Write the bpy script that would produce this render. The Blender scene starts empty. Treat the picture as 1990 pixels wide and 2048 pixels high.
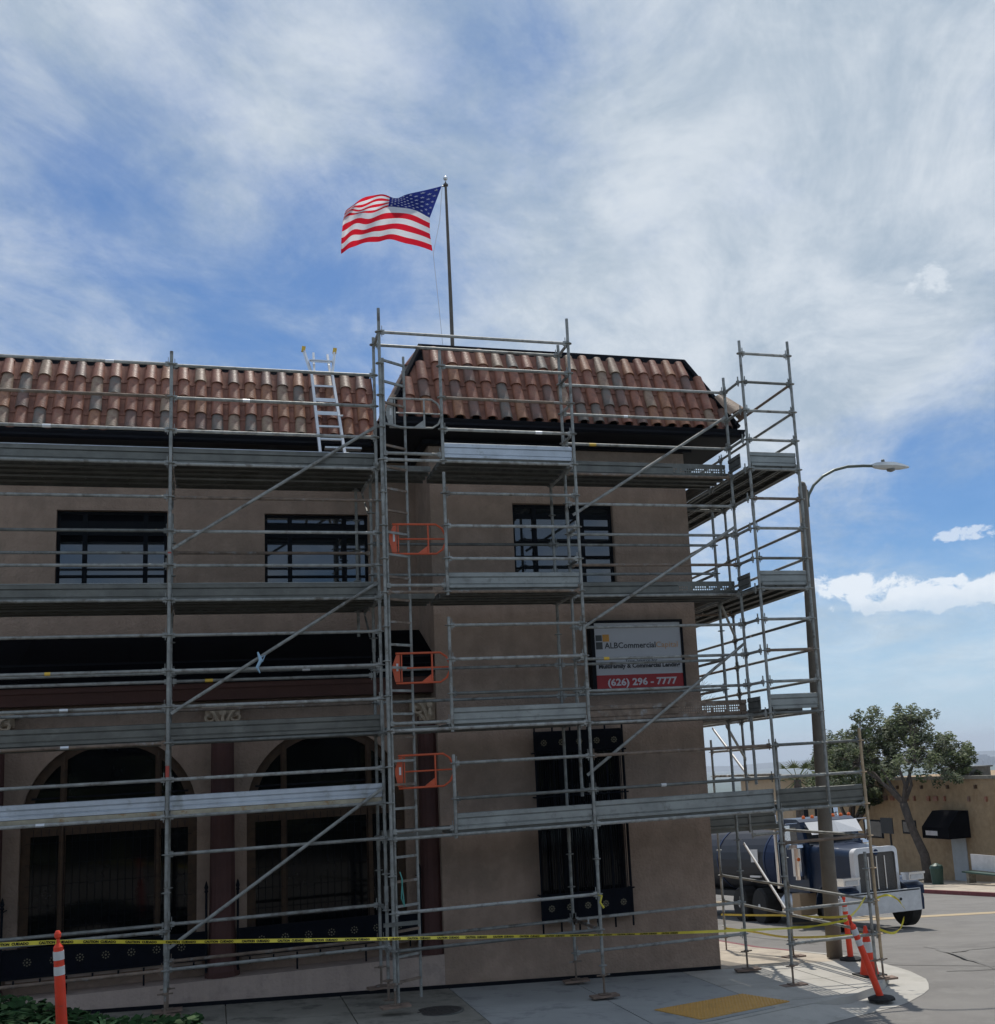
import bpy, math, random
from mathutils import Vector, Matrix
random.seed(7)
R = math.radians
sc = bpy.context.scene
col = sc.collection
# ------------------------------------------------------------------ camera
cam_d = bpy.data.cameras.new('camera'); cam = bpy.data.objects.new('camera', cam_d); col.objects.link(cam)
_fw = Vector((0.3192, 0.9296, 0.1844)).normalized()
PITCH, YAW, ROLL = 0.1855, 0.3309, -0.0603
_fw = Vector((math.sin(YAW)*math.cos(PITCH), math.cos(YAW)*math.cos(PITCH), math.sin(PITCH)))
_r0 = Vector((math.cos(YAW), -math.sin(YAW), 0)); _u0 = _r0.cross(_fw)
_ri = math.cos(ROLL)*_r0 + math.sin(ROLL)*_u0
_up = -math.sin(ROLL)*_r0 + math.cos(ROLL)*_u0
M = Matrix.Identity(4)
for i in range(3):
    M[i][0] = _ri[i]; M[i][1] = _up[i]; M[i][2] = -_fw[i]
cam.matrix_world = M
cam_d.sensor_fit = 'HORIZONTAL'; cam_d.sensor_width = 36; cam_d.lens = 2319.3/1990*36
cam_d.shift_x = -(1209.0-995)/1990; cam_d.shift_y = (1100.3-1024)/1990
cam_d.clip_start = 0.1; cam_d.clip_end = 30000
sc.camera = cam
sc.view_settings.view_transform = 'Standard'; sc.view_settings.look = 'None'
sc.view_settings.exposure = 0.14; sc.view_settings.gamma = 1; sc.view_settings.use_curve_mapping = False
# ------------------------------------------------------------------ sun
SUN_EL, SUN_AZ = 63.0, 17.5          # azimuth from +Y towards +X
sd = bpy.data.lights.new('sun', 'SUN'); sun = bpy.data.objects.new('sun', sd); col.objects.link(sun)
sd.energy = 3.4; sd.angle = R(0.55); sd.color = (1.0, 0.95, 0.87)
sdir = Vector((math.sin(R(SUN_AZ))*math.cos(R(SUN_EL)), math.cos(R(SUN_AZ))*math.cos(R(SUN_EL)), math.sin(R(SUN_EL))))
sun.rotation_euler = sdir.to_track_quat('Z', 'Y').to_euler(); sun.location = (0, 0, 60)
# ------------------------------------------------------------------ world: blue sky under thin streaked cloud
w = bpy.data.worlds.new('World'); sc.world = w; w.use_nodes = True
nt = w.node_tree; N = nt.nodes; L = nt.links; N.clear()
out = N.new('ShaderNodeOutputWorld'); bg = N.new('ShaderNodeBackground'); L.new(bg.outputs[0], out.inputs[0])
SKY = 0.12
bg.inputs[1].default_value = SKY
sky = N.new('ShaderNodeTexSky'); sky.sky_type = 'NISHITA'; sky.sun_disc = False
sky.sun_elevation = R(SUN_EL); sky.sun_rotation = R(SUN_AZ); sky.altitude = 300; sky.air_density = 1.0; sky.dust_density = 0.6; sky.ozone_density = 1.6
tc = N.new('ShaderNodeTexCoord')
def wm(op, a, b=None, c=None, clamp=False):
    n = N.new('ShaderNodeMath'); n.operation = op; n.use_clamp = clamp
    for i, x in enumerate((a, b, c)):
        if x is None: continue
        if isinstance(x, (int, float)): n.inputs[i].default_value = x
        else: L.new(x, n.inputs[i])
    return n.outputs[0]
def wv(op, a, b=None):
    n = N.new('ShaderNodeVectorMath'); n.operation = op
    for i, x in enumerate((a, b)):
        if x is None: continue
        if isinstance(x, (tuple, list)): n.inputs[i].default_value = x
        else: L.new(x, n.inputs[i])
    return n
nrm = wv('NORMALIZE', tc.outputs['Generated']).outputs[0]
sp = N.new('ShaderNodeSeparateXYZ'); L.new(nrm, sp.inputs[0]); X_, Y_, Z_ = sp.outputs
zc = wm('ADD', wm('MAXIMUM', Z_, 0.0), 0.16)
cb = N.new('ShaderNodeCombineXYZ'); L.new(wm('DIVIDE', X_, zc), cb.inputs[0]); L.new(wm('DIVIDE', Y_, zc), cb.inputs[1])
plane = cb.outputs[0]
def noise(vec, scale, detail=6, rough=.55, dist=0, sx=(1, 1, 1), rot=0, loc=(0, 0, 0)):
    mp = N.new('ShaderNodeMapping'); mp.inputs['Scale'].default_value = sx; mp.inputs['Rotation'].default_value = (0, 0, rot); mp.inputs['Location'].default_value = loc
    L.new(vec, mp.inputs[0]); n = N.new('ShaderNodeTexNoise'); L.new(mp.outputs[0], n.inputs['Vector'])
    n.inputs['Scale'].default_value = scale; n.inputs['Detail'].default_value = detail; n.inputs['Roughness'].default_value = rough; n.inputs['Distortion'].default_value = dist
    return n.outputs[0]
def ramp(x, a, b, lo=0, hi=1, smooth=True):
    n = N.new('ShaderNodeMapRange'); n.interpolation_type = 'SMOOTHSTEP' if smooth else 'LINEAR'
    L.new(x, n.inputs[0]); n.inputs[1].default_value = a; n.inputs[2].default_value = b; n.inputs[3].default_value = lo; n.inputs[4].default_value = hi
    return n.outputs[0]
def spot(az, el, wdeg, amt):           # soft round region of the sky in a given direction
    d = (math.sin(R(az))*math.cos(R(el)), math.cos(R(az))*math.cos(R(el)), math.sin(R(el)))
    dt = wv('DOT_PRODUCT', nrm, d).outputs['Value']
    return wm('MULTIPLY', ramp(dt, math.cos(R(wdeg)), 1.0), amt)
cover = ramp(noise(plane, 1.15, 3, .5, .3, loc=(3.1, .7, 0)), .3, .7, -.22, .22, False)
for a in ((38, 30, 20, .42), (27, 24, 14, .22), (33, 17, 9, .16), (14, 31, 11, .14), (-7, 33, 9, .02), (0, 29, 5, .08), (-7, 20, 7, .22), (22, 19, 11, .20),
          (-1, 23, 11, -.26), (9, 20, 7, -.06), (-8, 27, 8, -.20), (-4, 15, 6, -.15), (16, 27, 7, .16), (-6, 15, 5, -.18), (28, 11, 7, -.08), (38, 12.5, 8, -.30), (33, 13, 5, -.10), (0, 33, 4, -.10)):
    cover = wm('ADD', cover, spot(*a))
pa = wv('DOT_PRODUCT', plane, (math.cos(R(31)), -math.sin(R(31)), 0)).outputs['Value']   # across the wind
pb_ = wv('DOT_PRODUCT', plane, (math.sin(R(31)), math.cos(R(31)), 0)).outputs['Value']   # along the wind
def streakvec(ka, kb):
    c_ = N.new('ShaderNodeCombineXYZ'); L.new(wm('MULTIPLY', pa, ka), c_.inputs[0]); L.new(wm('MULTIPLY', pb_, kb), c_.inputs[1]); return c_.outputs[0]
streak = noise(streakvec(1.15, .85), 1.5, 12, .66, .45, loc=(2.3, 0, 0))
fila = noise(streakvec(2.3, 1.25), 2.4, 12, .68, .5, loc=(7, 3, 0))
puff = noise(plane, 4.5, 10, .68, .5, loc=(1.3, 2.2, 0))
dens = wm('ADD', wm('ADD', wm('MULTIPLY', streak, 1.05), wm('ADD', wm('MULTIPLY', fila, .85), wm('MULTIPLY', puff, .55))), wm('ADD', cover, -1.08))
cir = ramp(dens, -.34, .60, .10, .95)
# shading inside the veil: pale grey to white
shade = ramp(wm('ADD', wm('MULTIPLY', noise(streakvec(1.5, 1.0), 2.0, 12, .68, .45, loc=(5, 1, 0)), .75), wm('MULTIPLY', noise(plane, 6, 9, .65, .6), .25)), .36, .64, 0, 1)
cr = N.new('ShaderNodeMix'); cr.data_type = 'RGBA'; L.new(shade, cr.inputs[0])
cr.inputs[6].default_value = (3.15, 3.85, 4.6, 1); cr.inputs[7].default_value = (5.35, 5.8, 6.25, 1)
tint = N.new('ShaderNodeMix'); tint.data_type = 'RGBA'; tint.blend_type = 'MULTIPLY'; tint.inputs[0].default_value = 1
L.new(sky.outputs[0], tint.inputs[6]); tint.inputs[7].default_value = (.25, .47, .70, 1)
m1 = N.new('ShaderNodeMix'); m1.data_type = 'RGBA'; L.new(cir, m1.inputs[0]); L.new(tint.outputs[2], m1.inputs[6]); L.new(cr.outputs[2], m1.inputs[7])
# low pale haze band
hz = wm('MULTIPLY', ramp(Z_, .0, .20, 1, 0), .72)
m2 = N.new('ShaderNodeMix'); m2.data_type = 'RGBA'; L.new(hz, m2.inputs[0]); L.new(m1.outputs[2], m2.inputs[6]); m2.inputs[7].default_value = (4.35, 5.75, 6.9, 1)
# cumulus bank low in the south, with flat grey bases
el = wm('ARCSINE', Z_); az = wm('ARCTAN2', X_, Y_)
ce = N.new('ShaderNodeCombineXYZ'); L.new(az, ce.inputs[0]); L.new(wm('MULTIPLY', el, 1.35), ce.inputs[1])
def bank(az0, el0, waz, wel, sc_, thr, seed, base=True):
    dx = wm('DIVIDE', wm('SUBTRACT', az, R(az0)), R(waz)); dy = wm('DIVIDE', wm('SUBTRACT', el, R(el0)), R(wel))
    up = wm('MAXIMUM', dy, 0); dn = wm('MULTIPLY', wm('MINIMUM', dy, 0), 1.6)
    r2 = wm('ADD', wm('MULTIPLY', dx, dx), wm('ADD', wm('MULTIPLY', up, up), wm('MULTIPLY', dn, dn)))
    n = noise(ce.outputs[0], sc_, 9, .62, .35, loc=(seed, seed*.7, 0))
    return ramp(wm('SUBTRACT', wm('MULTIPLY', n, 1.9), wm('ADD', wm('MULTIPLY', r2, .5), thr)), -.05, .22), dy
b1, dy1 = bank(35.0, 7.0, 4.8, 1.0, 48, .47, 3.3)
b2, _ = bank(31.0, 7.8, 2.6, .8, 52, .50, 8.1)
b3, _ = bank(36.2, 21.6, 1.5, 1.5, 36, .80, 5.7)
b4, _ = bank(36.6, 9.8, 1.8, .5, 60, .62, 1.9)
b5, _ = bank(46, 6.0, 6, 1.3, 30, .45, 4.4)
bl = wm('MAXIMUM', wm('MAXIMUM', wm('MAXIMUM', b1, b2), wm('MULTIPLY', b3, .45)), wm('MAXIMUM', wm('MULTIPLY', b4, .7), b5))
cc = N.new('ShaderNodeMix'); cc.data_type = 'RGBA'
L.new(ramp(wm('ADD', dy1, wm('MULTIPLY', noise(ce.outputs[0], 60, 5, .6), .9)), -.25, 1.0), cc.inputs[0]); cc.inputs[6].default_value = (5.2, 5.9, 6.7, 1); cc.inputs[7].default_value = (7.2, 7.5, 7.8, 1)
m3 = N.new('ShaderNodeMix'); m3.data_type = 'RGBA'; L.new(wm('MULTIPLY', bl, .78), m3.inputs[0]); L.new(m2.outputs[2], m3.inputs[6]); L.new(cc.outputs[2], m3.inputs[7])
L.new(m3.outputs[2], bg.inputs[0])

# ------------------------------------------------------------------ materials
def s2l(c): return tuple((x/12.92 if x <= .04045 else ((x+.055)/1.055)**2.4) for x in c)
MATS = {}
def mat(name, base, rough=.7, metal=0, var=.15, nscale=3, bump=0, bscale=30, spec=.5, second=None, s2=.5, detail=5, coat=0, em=None, emst=0, runs=0):
    m = bpy.data.materials.new(name); m.use_nodes = True; t = m.node_tree; b = t.nodes['Principled BSDF']
    b.inputs['Roughness'].default_value = rough; b.inputs['Metallic'].default_value = metal
    b.inputs['Specular IOR Level'].default_value = spec; b.inputs['Coat Weight'].default_value = coat
    g = t.nodes.new('ShaderNodeNewGeometry'); tcn = t.nodes.new('ShaderNodeTexCoord')
    n = t.nodes.new('ShaderNodeTexNoise'); n.inputs['Scale'].default_value = nscale; n.inputs['Detail'].default_value = detail
    n.inputs['Roughness'].default_value = .6
    t.links.new(tcn.outputs['Object'], n.inputs['Vector'])
    r = t.nodes.new('ShaderNodeValToRGB'); t.links.new(n.outputs[0], r.inputs[0])
    lo = tuple(x*(1-var) for x in base)+(1,); hi = tuple(min(1, x*(1+var)) for x in base)+(1,)
    r.color_ramp.elements[0].position = .3; r.color_ramp.elements[1].position = .7
    r.color_ramp.elements[0].color = lo; r.color_ramp.elements[1].color = hi
    last = r.outputs[0]
    if second:
        n2 = t.nodes.new('ShaderNodeTexNoise'); n2.inputs['Scale'].default_value = second[1]; n2.inputs['Detail'].default_value = 8; n2.inputs['Roughness'].default_value = .7
        t.links.new(tcn.outputs['Object'], n2.inputs['Vector'])
        mr = t.nodes.new('ShaderNodeMapRange'); t.links.new(n2.outputs[0], mr.inputs[0]); mr.inputs[1].default_value = s2; mr.inputs[2].default_value = s2+.12
        mx = t.nodes.new('ShaderNodeMix'); mx.data_type = 'RGBA'; t.links.new(mr.outputs[0], mx.inputs[0]); t.links.new(last, mx.inputs[6]); mx.inputs[7].default_value = second[0]+(1,)
        last = mx.outputs[2]
    if runs:
        mp = t.nodes.new('ShaderNodeMapping'); mp.inputs['Scale'].default_value = (5, 5, .35); t.links.new(tcn.outputs['Object'], mp.inputs[0])
        n3 = t.nodes.new('ShaderNodeTexNoise'); n3.inputs['Scale'].default_value = 1; n3.inputs['Detail'].default_value = 7; n3.inputs['Roughness'].default_value = .65; t.links.new(mp.outputs[0], n3.inputs['Vector'])
        mr = t.nodes.new('ShaderNodeMapRange'); t.links.new(n3.outputs[0], mr.inputs[0]); mr.inputs[1].default_value = .45; mr.inputs[2].default_value = .75; mr.inputs[3].default_value = 1.0; mr.inputs[4].default_value = 1-runs
        mx = t.nodes.new('ShaderNodeMix'); mx.data_type = 'RGBA'; mx.blend_type = 'MULTIPLY'; mx.inputs[0].default_value = 1; t.links.new(last, mx.inputs[6]); t.links.new(mr.outputs[0], mx.inputs[7]); last = mx.outputs[2]
    t.links.new(last, b.inputs['Base Color'])
    if bump:
        nb = t.nodes.new('ShaderNodeTexNoise'); nb.inputs['Scale'].default_value = bscale; nb.inputs['Detail'].default_value = 4
        t.links.new(tcn.outputs['Object'], nb.inputs['Vector'])
        bp = t.nodes.new('ShaderNodeBump'); bp.inputs['Strength'].default_value = bump; bp.inputs['Distance'].default_value = .02
        t.links.new(nb.outputs[0], bp.inputs['Height']); t.links.new(bp.outputs[0], b.inputs['Normal'])
    if em: b.inputs['Emission Color'].default_value = em+(1,); b.inputs['Emission Strength'].default_value = emst
    MATS[name] = m; return m
steel = mat('galvanised_steel', (.285, .29, .275), .6, .35, .3, 9, .15, 60, second=((.14, .125, .105), 5), s2=.54)
steel_pale = mat('pale_splashed_steel', (.37, .375, .36), .65, .2, .2, 9, .15, 60, second=((.22, .21, .19), 7), s2=.5)
steel_rust = mat('rusty_steel', (.20, .15, .115), .75, .2, .35, 9, .2, 60, second=((.30, .30, .29), 6), s2=.55)
steel_dark = mat('dull_steel', (.16, .165, .155), .6, .5, .3, 8, .2, 50)
steel_tan = mat('sunlit_weathered_tan_steel', (.44, .33, .21), .7, .1, .25, 8, .2, 50)  # tan of rusty steel, with sunlight put into the colour
plank_m = mat('zinc_plank', (.145, .145, .13), .5, .5, .22, 4, .1, 40, second=((.195, .197, .18), 2.2), s2=.55)
plank_br = mat('bright_zinc_plank', (.52, .565, .62), .5, .3, .15, 3, .08, 40, second=((.36, .385, .40), 4), s2=.55)
plank_mid = mat('worn_zinc_toe_board', (.285, .30, .29), .55, .3, .2, 3, .1, 40, second=((.20, .205, .195), 5), s2=.54)
plank_yel = mat('yellowed_plank_edge', (.40, .36, .27), .6, .2, .25, 5, .1, 40, second=((.30, .17, .07), 7), s2=.55)
wood_sole = mat('sole_board_wood', (.22, .155, .12), .85, 0, .3, 8, .3, 40)
stucco = mat('taupe_stucco', (.395, .288, .224), .92, 0, .14, 3.2, 1.0, 24, .2, second=((.345, .258, .202), 1.7), s2=.5, runs=.12)
stucco2 = mat('plinth_stucco', (.50, .395, .34), .92, 0, .12, 2.2, .8, 22, .2, second=((.42, .335, .29), 2.2), s2=.5, runs=.15)
black_m = mat('black_paint', (.006, .007, .011), .6, 0, .2, 3, spec=.15)
canvas = mat('navy_black_canvas', (.0032, .0036, .0055), .95, 0, .2, 2, .1, 60, .06)
iron = mat('black_ironwork', (.006, .008, .013), .75, .0, .2, 6, spec=.12)
iron_panel = mat('navy_iron_panel', (.005, .0065, .012), .7, .0, .3, 12, .1, 60, .1)
gold = mat('faded_gold_paint', (.17, .15, .10), .6, 0, .3, 20)
brown_beam = mat('red_brown_beam_paint', (.088, .032, .022), .7, 0, .15, 3, .2, 20)
column_m = mat('oxblood_column', (.085, .034, .029), .75, 0, .12, 4, .2, 20)
cap_m = mat('carved_tan_stone', (.55, .43, .31), .85, 0, .2, 12, .4, 60)
wood_fr = mat('varnished_timber', (.068, .036, .017), .7, 0, .3, 10, .15, 50)
glass = mat('dark_window_glass', (.010, .014, .018), .03, 0, .1, 1, spec=1.0)
glass.node_tree.nodes['Principled BSDF'].inputs['IOR'].default_value = 1.65
glass2 = mat('dim_shop_glass', (.004, .005, .006), .06, 0, .4, 2, spec=.22)
sash = mat('dark_sash_paint', (.004, .006, .010), .6, 0, .1, 5, spec=.15)
tiles_m = [mat('terracotta_tile_'+n, c, .5, 0, .28, 6, .25, 40, .35, second=(c2, 4), s2=.5) for n, c, c2 in (
    ('red', (.29, .122, .078), (.215, .10, .07)), ('orange', (.34, .165, .095), (.26, .125, .08)), ('brown', (.17, .105, .085), (.22, .12, .095)),
    ('grey', (.17, .145, .125), (.22, .145, .115)), ('buff', (.31, .22, .155), (.25, .15, .11)), ('rose', (.27, .115, .078), (.32, .17, .11)))]
pan_m = mat('terracotta_pan', (.255, .115, .078), .85, 0, .25, 6, .2, 40, second=((.18, .08, .06), 4), s2=.5)
concrete = mat('pale_concrete', (.43, .41, .37), .9, 0, .10, 1.5, .3, 50, .25, second=((.37, .35, .31), 2.3), s2=.53)
concrete_b = mat('beige_concrete', (.44, .385, .31), .9, 0, .12, 1.5, .3, 50, .25, second=((.30, .26, .22), 1.4), s2=.52)
concrete_g = mat('blue_grey_concrete', (.33, .335, .325), .9, 0, .08, 1.2, .25, 50, .25, second=((.24, .245, .245), 2.1), s2=.52)
concrete_d = mat('old_stained_concrete', (.25, .235, .20), .92, 0, .16, 2, .4, 50, .25, second=((.14, .135, .115), 2.4), s2=.5)
asphalt = mat('worn_asphalt', (.20, .19, .178), .93, 0, .16, .5, .5, 110, .2, second=((.225, .215, .20), 1.6), s2=.5)
asphalt2 = mat('asphalt_seal_patch', (.17, .163, .153), .93, 0, .12, .5, .3, 90, .2)
tact_m = mat('ochre_tactile_paving', (.56, .31, .075), .7, 0, .12, 3, .1, 40, second=((.44, .25, .08), 3), s2=.55)
redkerb = mat('red_kerb_paint', (.17, .035, .038), .7, 0, .2, 5, second=((.3, .25, .22), 6), s2=.62)
yellow_line = mat('yellow_road_paint', (.40, .31, .19), .8, 0, .1, 5)
cast_iron = mat('cast_iron', (.07, .065, .06), .7, .4, .3, 20, .3, 60)
orange_p = mat('safety_orange_powder_coat', (.56, .095, .034), .42, 0, .1, 6, second=((.45, .09, .04), 8), s2=.62)
orange_pl = mat('fluorescent_orange_plastic', (.80, .055, .018), .55, 0, .12, 6, second=((.45, .07, .04), 14), s2=.58)
white_refl = mat('white_reflective_sleeve', (.62, .62, .62), .45, 0, .08, 9)
silver_g = mat('aluminium', (.72, .74, .76), .35, .6, .1, 10)
yel_plastic = mat('yellow_plastic', (.75, .48, .06), .5)
tape_m = mat('yellow_barrier_tape', (.66, .56, .05), .4, 0, .12, 4)
rubber = mat('black_rubber', (.015, .015, .015), .85, 0, .3, 9)
lamp_pole = mat('weathered_concrete_pole', (.155, .135, .11), .8, .0, .22, 3, .3, 40)
lamp_arm = mat('grey_green_arm_metal', (.12, .135, .115), .5, .4, .15, 6)
lamp_head = mat('lamp_housing', (.62, .64, .64), .35, .3, .1, 6)
lamp_glass = mat('lamp_lens', (.20, .20, .19), .15)
pole_m = mat('bronze_flagpole', (.12, .10, .08), .45, .5, .2, 6)
chrome = mat('chrome', (.80, .81, .83), .13, 1.0, .04, 4)
chrome_d = mat('brushed_bumper_steel', (.62, .63, .65), .42, .6, .12, 5)
truck_blue = mat('metallic_blue_truck_paint', (.005, .020, .058), .42, .0, .15, 3, spec=.3, coat=.15)
tank_m = mat('dark_slate_tank', (.010, .012, .020), .6, .1, .15, 2)
tank_blue = mat('deep_blue_tank_end', (.006, .022, .075), .6, .2, .1, 2)
truck_dark = mat('chassis_black', (.012, .012, .013), .6, 0, .2, 5)
amber = mat('amber_lens', (.80, .16, .03), .25)
grille_m = mat('grille_mesh', (.10, .092, .085), .55, .3, .25, 40)
white_p = mat('white_paint', (.74, .74, .74), .4, 0, .05, 4)
tyre = rubber
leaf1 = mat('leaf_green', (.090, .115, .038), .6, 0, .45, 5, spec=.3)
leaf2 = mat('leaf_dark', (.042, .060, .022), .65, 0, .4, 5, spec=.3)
ivy_m = mat('ivy_leaf', (.018, .050, .014), .75, 0, .5, 6, spec=.15)
ivy_l = mat('ivy_leaf_pale', (.045, .085, .028), .7, 0, .3, 6, spec=.15)
strap_m = mat('strap_leaf', (.020, .055, .024), .8, 0, .3, 3, spec=.08)
bark = mat('grey_bark', (.085, .07, .06), .95, 0, .35, 6, .8, 20)
twig = mat('bare_twig', (.13, .10, .08), .9)
tan_brick = mat('tan_brick_render', (.34, .25, .155), .9, 0, .16, 3.5, .4, 14, .2, second=((.29, .205, .125), 1.3), s2=.5)
tan_wall = mat('tan_wall', (.42, .31, .20), .9, 0, .1, 2)
white_roof = mat('white_roof_parapet', (.62, .60, .58), .8)
door_m = mat('grey_door_paint', (.38, .41, .43), .6, 0, .08, 3)
bench_g = mat('green_bench_paint', (.02, .06, .045), .5)
poster_m = mat('poster_white', (.62, .60, .60), .6)
far_roof = mat('far_roofs', (.30, .22, .20), .9, 0, .5, .02)
far_roofw = mat('far_pale_roofs', (.55, .48, .46), .9)
far_land = mat('far_wooded_land', (.05, .08, .05), .95, 0, .4, .004)
far_build = mat('far_tower_cladding', (.16, .18, .22), .6)
soil = mat('soil', (.06, .045, .03), .95, 0, .3, 5, .5, 20)
sign_face = mat('sign_face_white', (.50, .51, .54), .55, 0, .03, 2)
sign_red = mat('sign_red', (.36, .018, .022), .5, 0, .05, 3)
sign_txt = mat('sign_dark_grey', (.035, .04, .045), .5)
sign_or = mat('sign_orange', (.62, .30, .05), .5)
sign_orl = mat('sign_pale_orange', (.62, .36, .18), .5)
sign_w = mat('sign_lettering_pale', (.60, .55, .58), .5)
sq_dark = mat('sign_charcoal', (.05, .056, .058), .5)
pink_st = mat('red_paint_mark', (.45, .07, .05), .6)
blue_rag = mat('pale_blue_tape', (.32, .48, .62), .6)
teal = mat('teal_rope', (.08, .30, .26), .6)
def fabric(name, base):
    m = bpy.data.materials.new(name); m.use_nodes = True; t = m.node_tree; t.nodes.clear()
    o = t.nodes.new('ShaderNodeOutputMaterial'); d = t.nodes.new('ShaderNodeBsdfDiffuse'); tr = t.nodes.new('ShaderNodeBsdfTranslucent'); mx = t.nodes.new('ShaderNodeMixShader')
    n = t.nodes.new('ShaderNodeTexNoise'); n.inputs['Scale'].default_value = 9
    r = t.nodes.new('ShaderNodeValToRGB'); t.links.new(n.outputs[0], r.inputs[0])
    r.color_ramp.elements[0].color = tuple(x*.88 for x in base)+(1,); r.color_ramp.elements[1].color = tuple(min(1, x*1.05) for x in base)+(1,)
    t.links.new(r.outputs[0], d.inputs[0]); t.links.new(r.outputs[0], tr.inputs[0]); mx.inputs[0].default_value = .5
    t.links.new(d.outputs[0], mx.inputs[1]); t.links.new(tr.outputs[0], mx.inputs[2]); t.links.new(mx.outputs[0], o.inputs[0]); return m
fl_red = fabric('flag_red', (.72, .02, .04)); fl_white = fabric('flag_white', (.80, .80, .82)); fl_blue = fabric('flag_blue', (.028, .042, .22))

# ------------------------------------------------------------------ mesh helpers
class MB:
    def __init__(s): s.v = []; s.f = []; s.mi = []; s.cur = 0
    def add(s, vs, fs):
        o = len(s.v); s.v += [tuple(x) for x in vs]; s.f += [tuple(i+o for i in f) for f in fs]; s.mi += [s.cur]*len(fs); return s
    def box(s, a, b, rot=None, org=None):
        x0, y0, z0 = a; x1, y1, z1 = b
        vs = [Vector(p) for p in ((x0, y0, z0), (x1, y0, z0), (x1, y1, z0), (x0, y1, z0), (x0, y0, z1), (x1, y0, z1), (x1, y1, z1), (x0, y1, z1))]
        if rot is not None: vs = [rot @ p + (org or Vector((0, 0, 0))) for p in vs]
        return s.add(vs, [(0, 3, 2, 1), (4, 5, 6, 7), (0, 1, 5, 4), (1, 2, 6, 5), (2, 3, 7, 6), (3, 0, 4, 7)])
    def tube(s, p, q, r, n=8, r2=None, cap=True):
        p = Vector(p); q = Vector(q); d = (q-p)
        if d.length < 1e-6: return s
        d.normalize(); a = d.orthogonal().normalized(); b = d.cross(a); r2 = r if r2 is None else r2
        vs = [p+(a*math.cos(2*math.pi*i/n)+b*math.sin(2*math.pi*i/n))*r for i in range(n)]+[q+(a*math.cos(2*math.pi*i/n)+b*math.sin(2*math.pi*i/n))*r2 for i in range(n)]
        fs = [(i, (i+1) % n, n+(i+1) % n, n+i) for i in range(n)]
        if cap: fs += [tuple(range(n-1, -1, -1)), tuple(range(n, 2*n))]
        return s.add(vs, fs)
    def path(s, pts, r, n=8, rs=None):
        pts = [Vector(p) for p in pts]; m = len(pts); vs = []; prev = None
        for k, p in enumerate(pts):
            d = (pts[min(k+1, m-1)]-pts[max(k-1, 0)]).normalized()
            a = d.orthogonal().normalized() if prev is None else (prev-d*prev.dot(d)).normalized()
            prev = a; b = d.cross(a); rr = rs[k] if rs else r
            vs += [p+(a*math.cos(2*math.pi*i/n)+b*math.sin(2*math.pi*i/n))*rr for i in range(n)]
        fs = [(k*n+i, k*n+(i+1) % n, (k+1)*n+(i+1) % n, (k+1)*n+i) for k in range(m-1) for i in range(n)]
        fs += [tuple(range(n-1, -1, -1)), tuple(range((m-1)*n, m*n))]
        return s.add(vs, fs)
    def lathe(s, c, prof, n=16, axis='Z'):
        c = Vector(c); vs = []
        for r, h in prof:
            for i in range(n):
                a = 2*math.pi*i/n; p = (r*math.cos(a), r*math.sin(a), h)
                if axis == 'Y': p = (p[0], p[2], p[1])
                if axis == 'X': p = (p[2], p[0], p[1])
                vs.append(c+Vector(p))
        m = len(prof)
        fs = [(k*n+i, k*n+(i+1) % n, (k+1)*n+(i+1) % n, (k+1)*n+i) for k in range(m-1) for i in range(n)]
        fs += [tuple(range(n-1, -1, -1)), tuple(range((m-1)*n, m*n))]
        return s.add(vs, fs)
    def prism(s, poly, axis, a, b):     # poly 2D -> extruded along axis
        n = len(poly)
        def mk(p, t): return {'X': (t, p[0], p[1]), 'Y': (p[0], t, p[1]), 'Z': (p[0], p[1], t)}[axis]
        vs = [mk(p, a) for p in poly]+[mk(p, b) for p in poly]
        return s.add(vs, [tuple(range(n)), tuple(range(2*n-1, n-1, -1))]+[(i, (i+1) % n, n+(i+1) % n, n+i) for i in range(n)])
    def quad(s, a, b, c, d): return s.add([a, b, c, d], [(0, 1, 2, 3)])
    def mesh(s, name, mats, smooth=False):
        me = bpy.data.meshes.new(name); me.from_pydata(s.v, [], s.f)
        for m in (mats if isinstance(mats, (list, tuple)) else [mats]): me.materials.append(m)
        me.polygons.foreach_set('material_index', s.mi)
        if smooth: me.polygons.foreach_set('use_smooth', [True]*len(s.f))
        me.update(); return me
def tidy(me):
    import bmesh
    b = bmesh.new(); b.from_mesh(me); bmesh.ops.recalc_face_normals(b, faces=b.faces); b.to_mesh(me); b.free()
def put(name, me, parent=None, M_=None, kind=None, label=None):
    o = bpy.data.objects.new(name, me); col.objects.link(o)
    if parent is not None:
        o.parent = parent
        if parent.type == 'EMPTY': o.matrix_parent_inverse = Matrix.Translation(-parent.location)
    if M_ is not None: o.matrix_basis = M_
    if kind: o['kind'] = kind
    if label: o['label'] = label
    return o
def obj(name, mb, m, parent=None, smooth=False, kind=None, label=None, fix=True):
    me = mb.mesh(name, m, smooth)
    if fix: tidy(me)
    return put(name, me, parent, None, kind, label)
def thing(name, label, cat, loc=(0, 0, 0), group=None):
    o = bpy.data.objects.new(name, None); col.objects.link(o); o.location = loc; o.empty_display_size = .2
    o['label'] = label; o['category'] = cat
    if group: o['group'] = group
    return o
def tag(o, label, cat, group=None):
    o['label'] = label; o['category'] = cat
    if group: o['group'] = group
    return o
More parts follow.
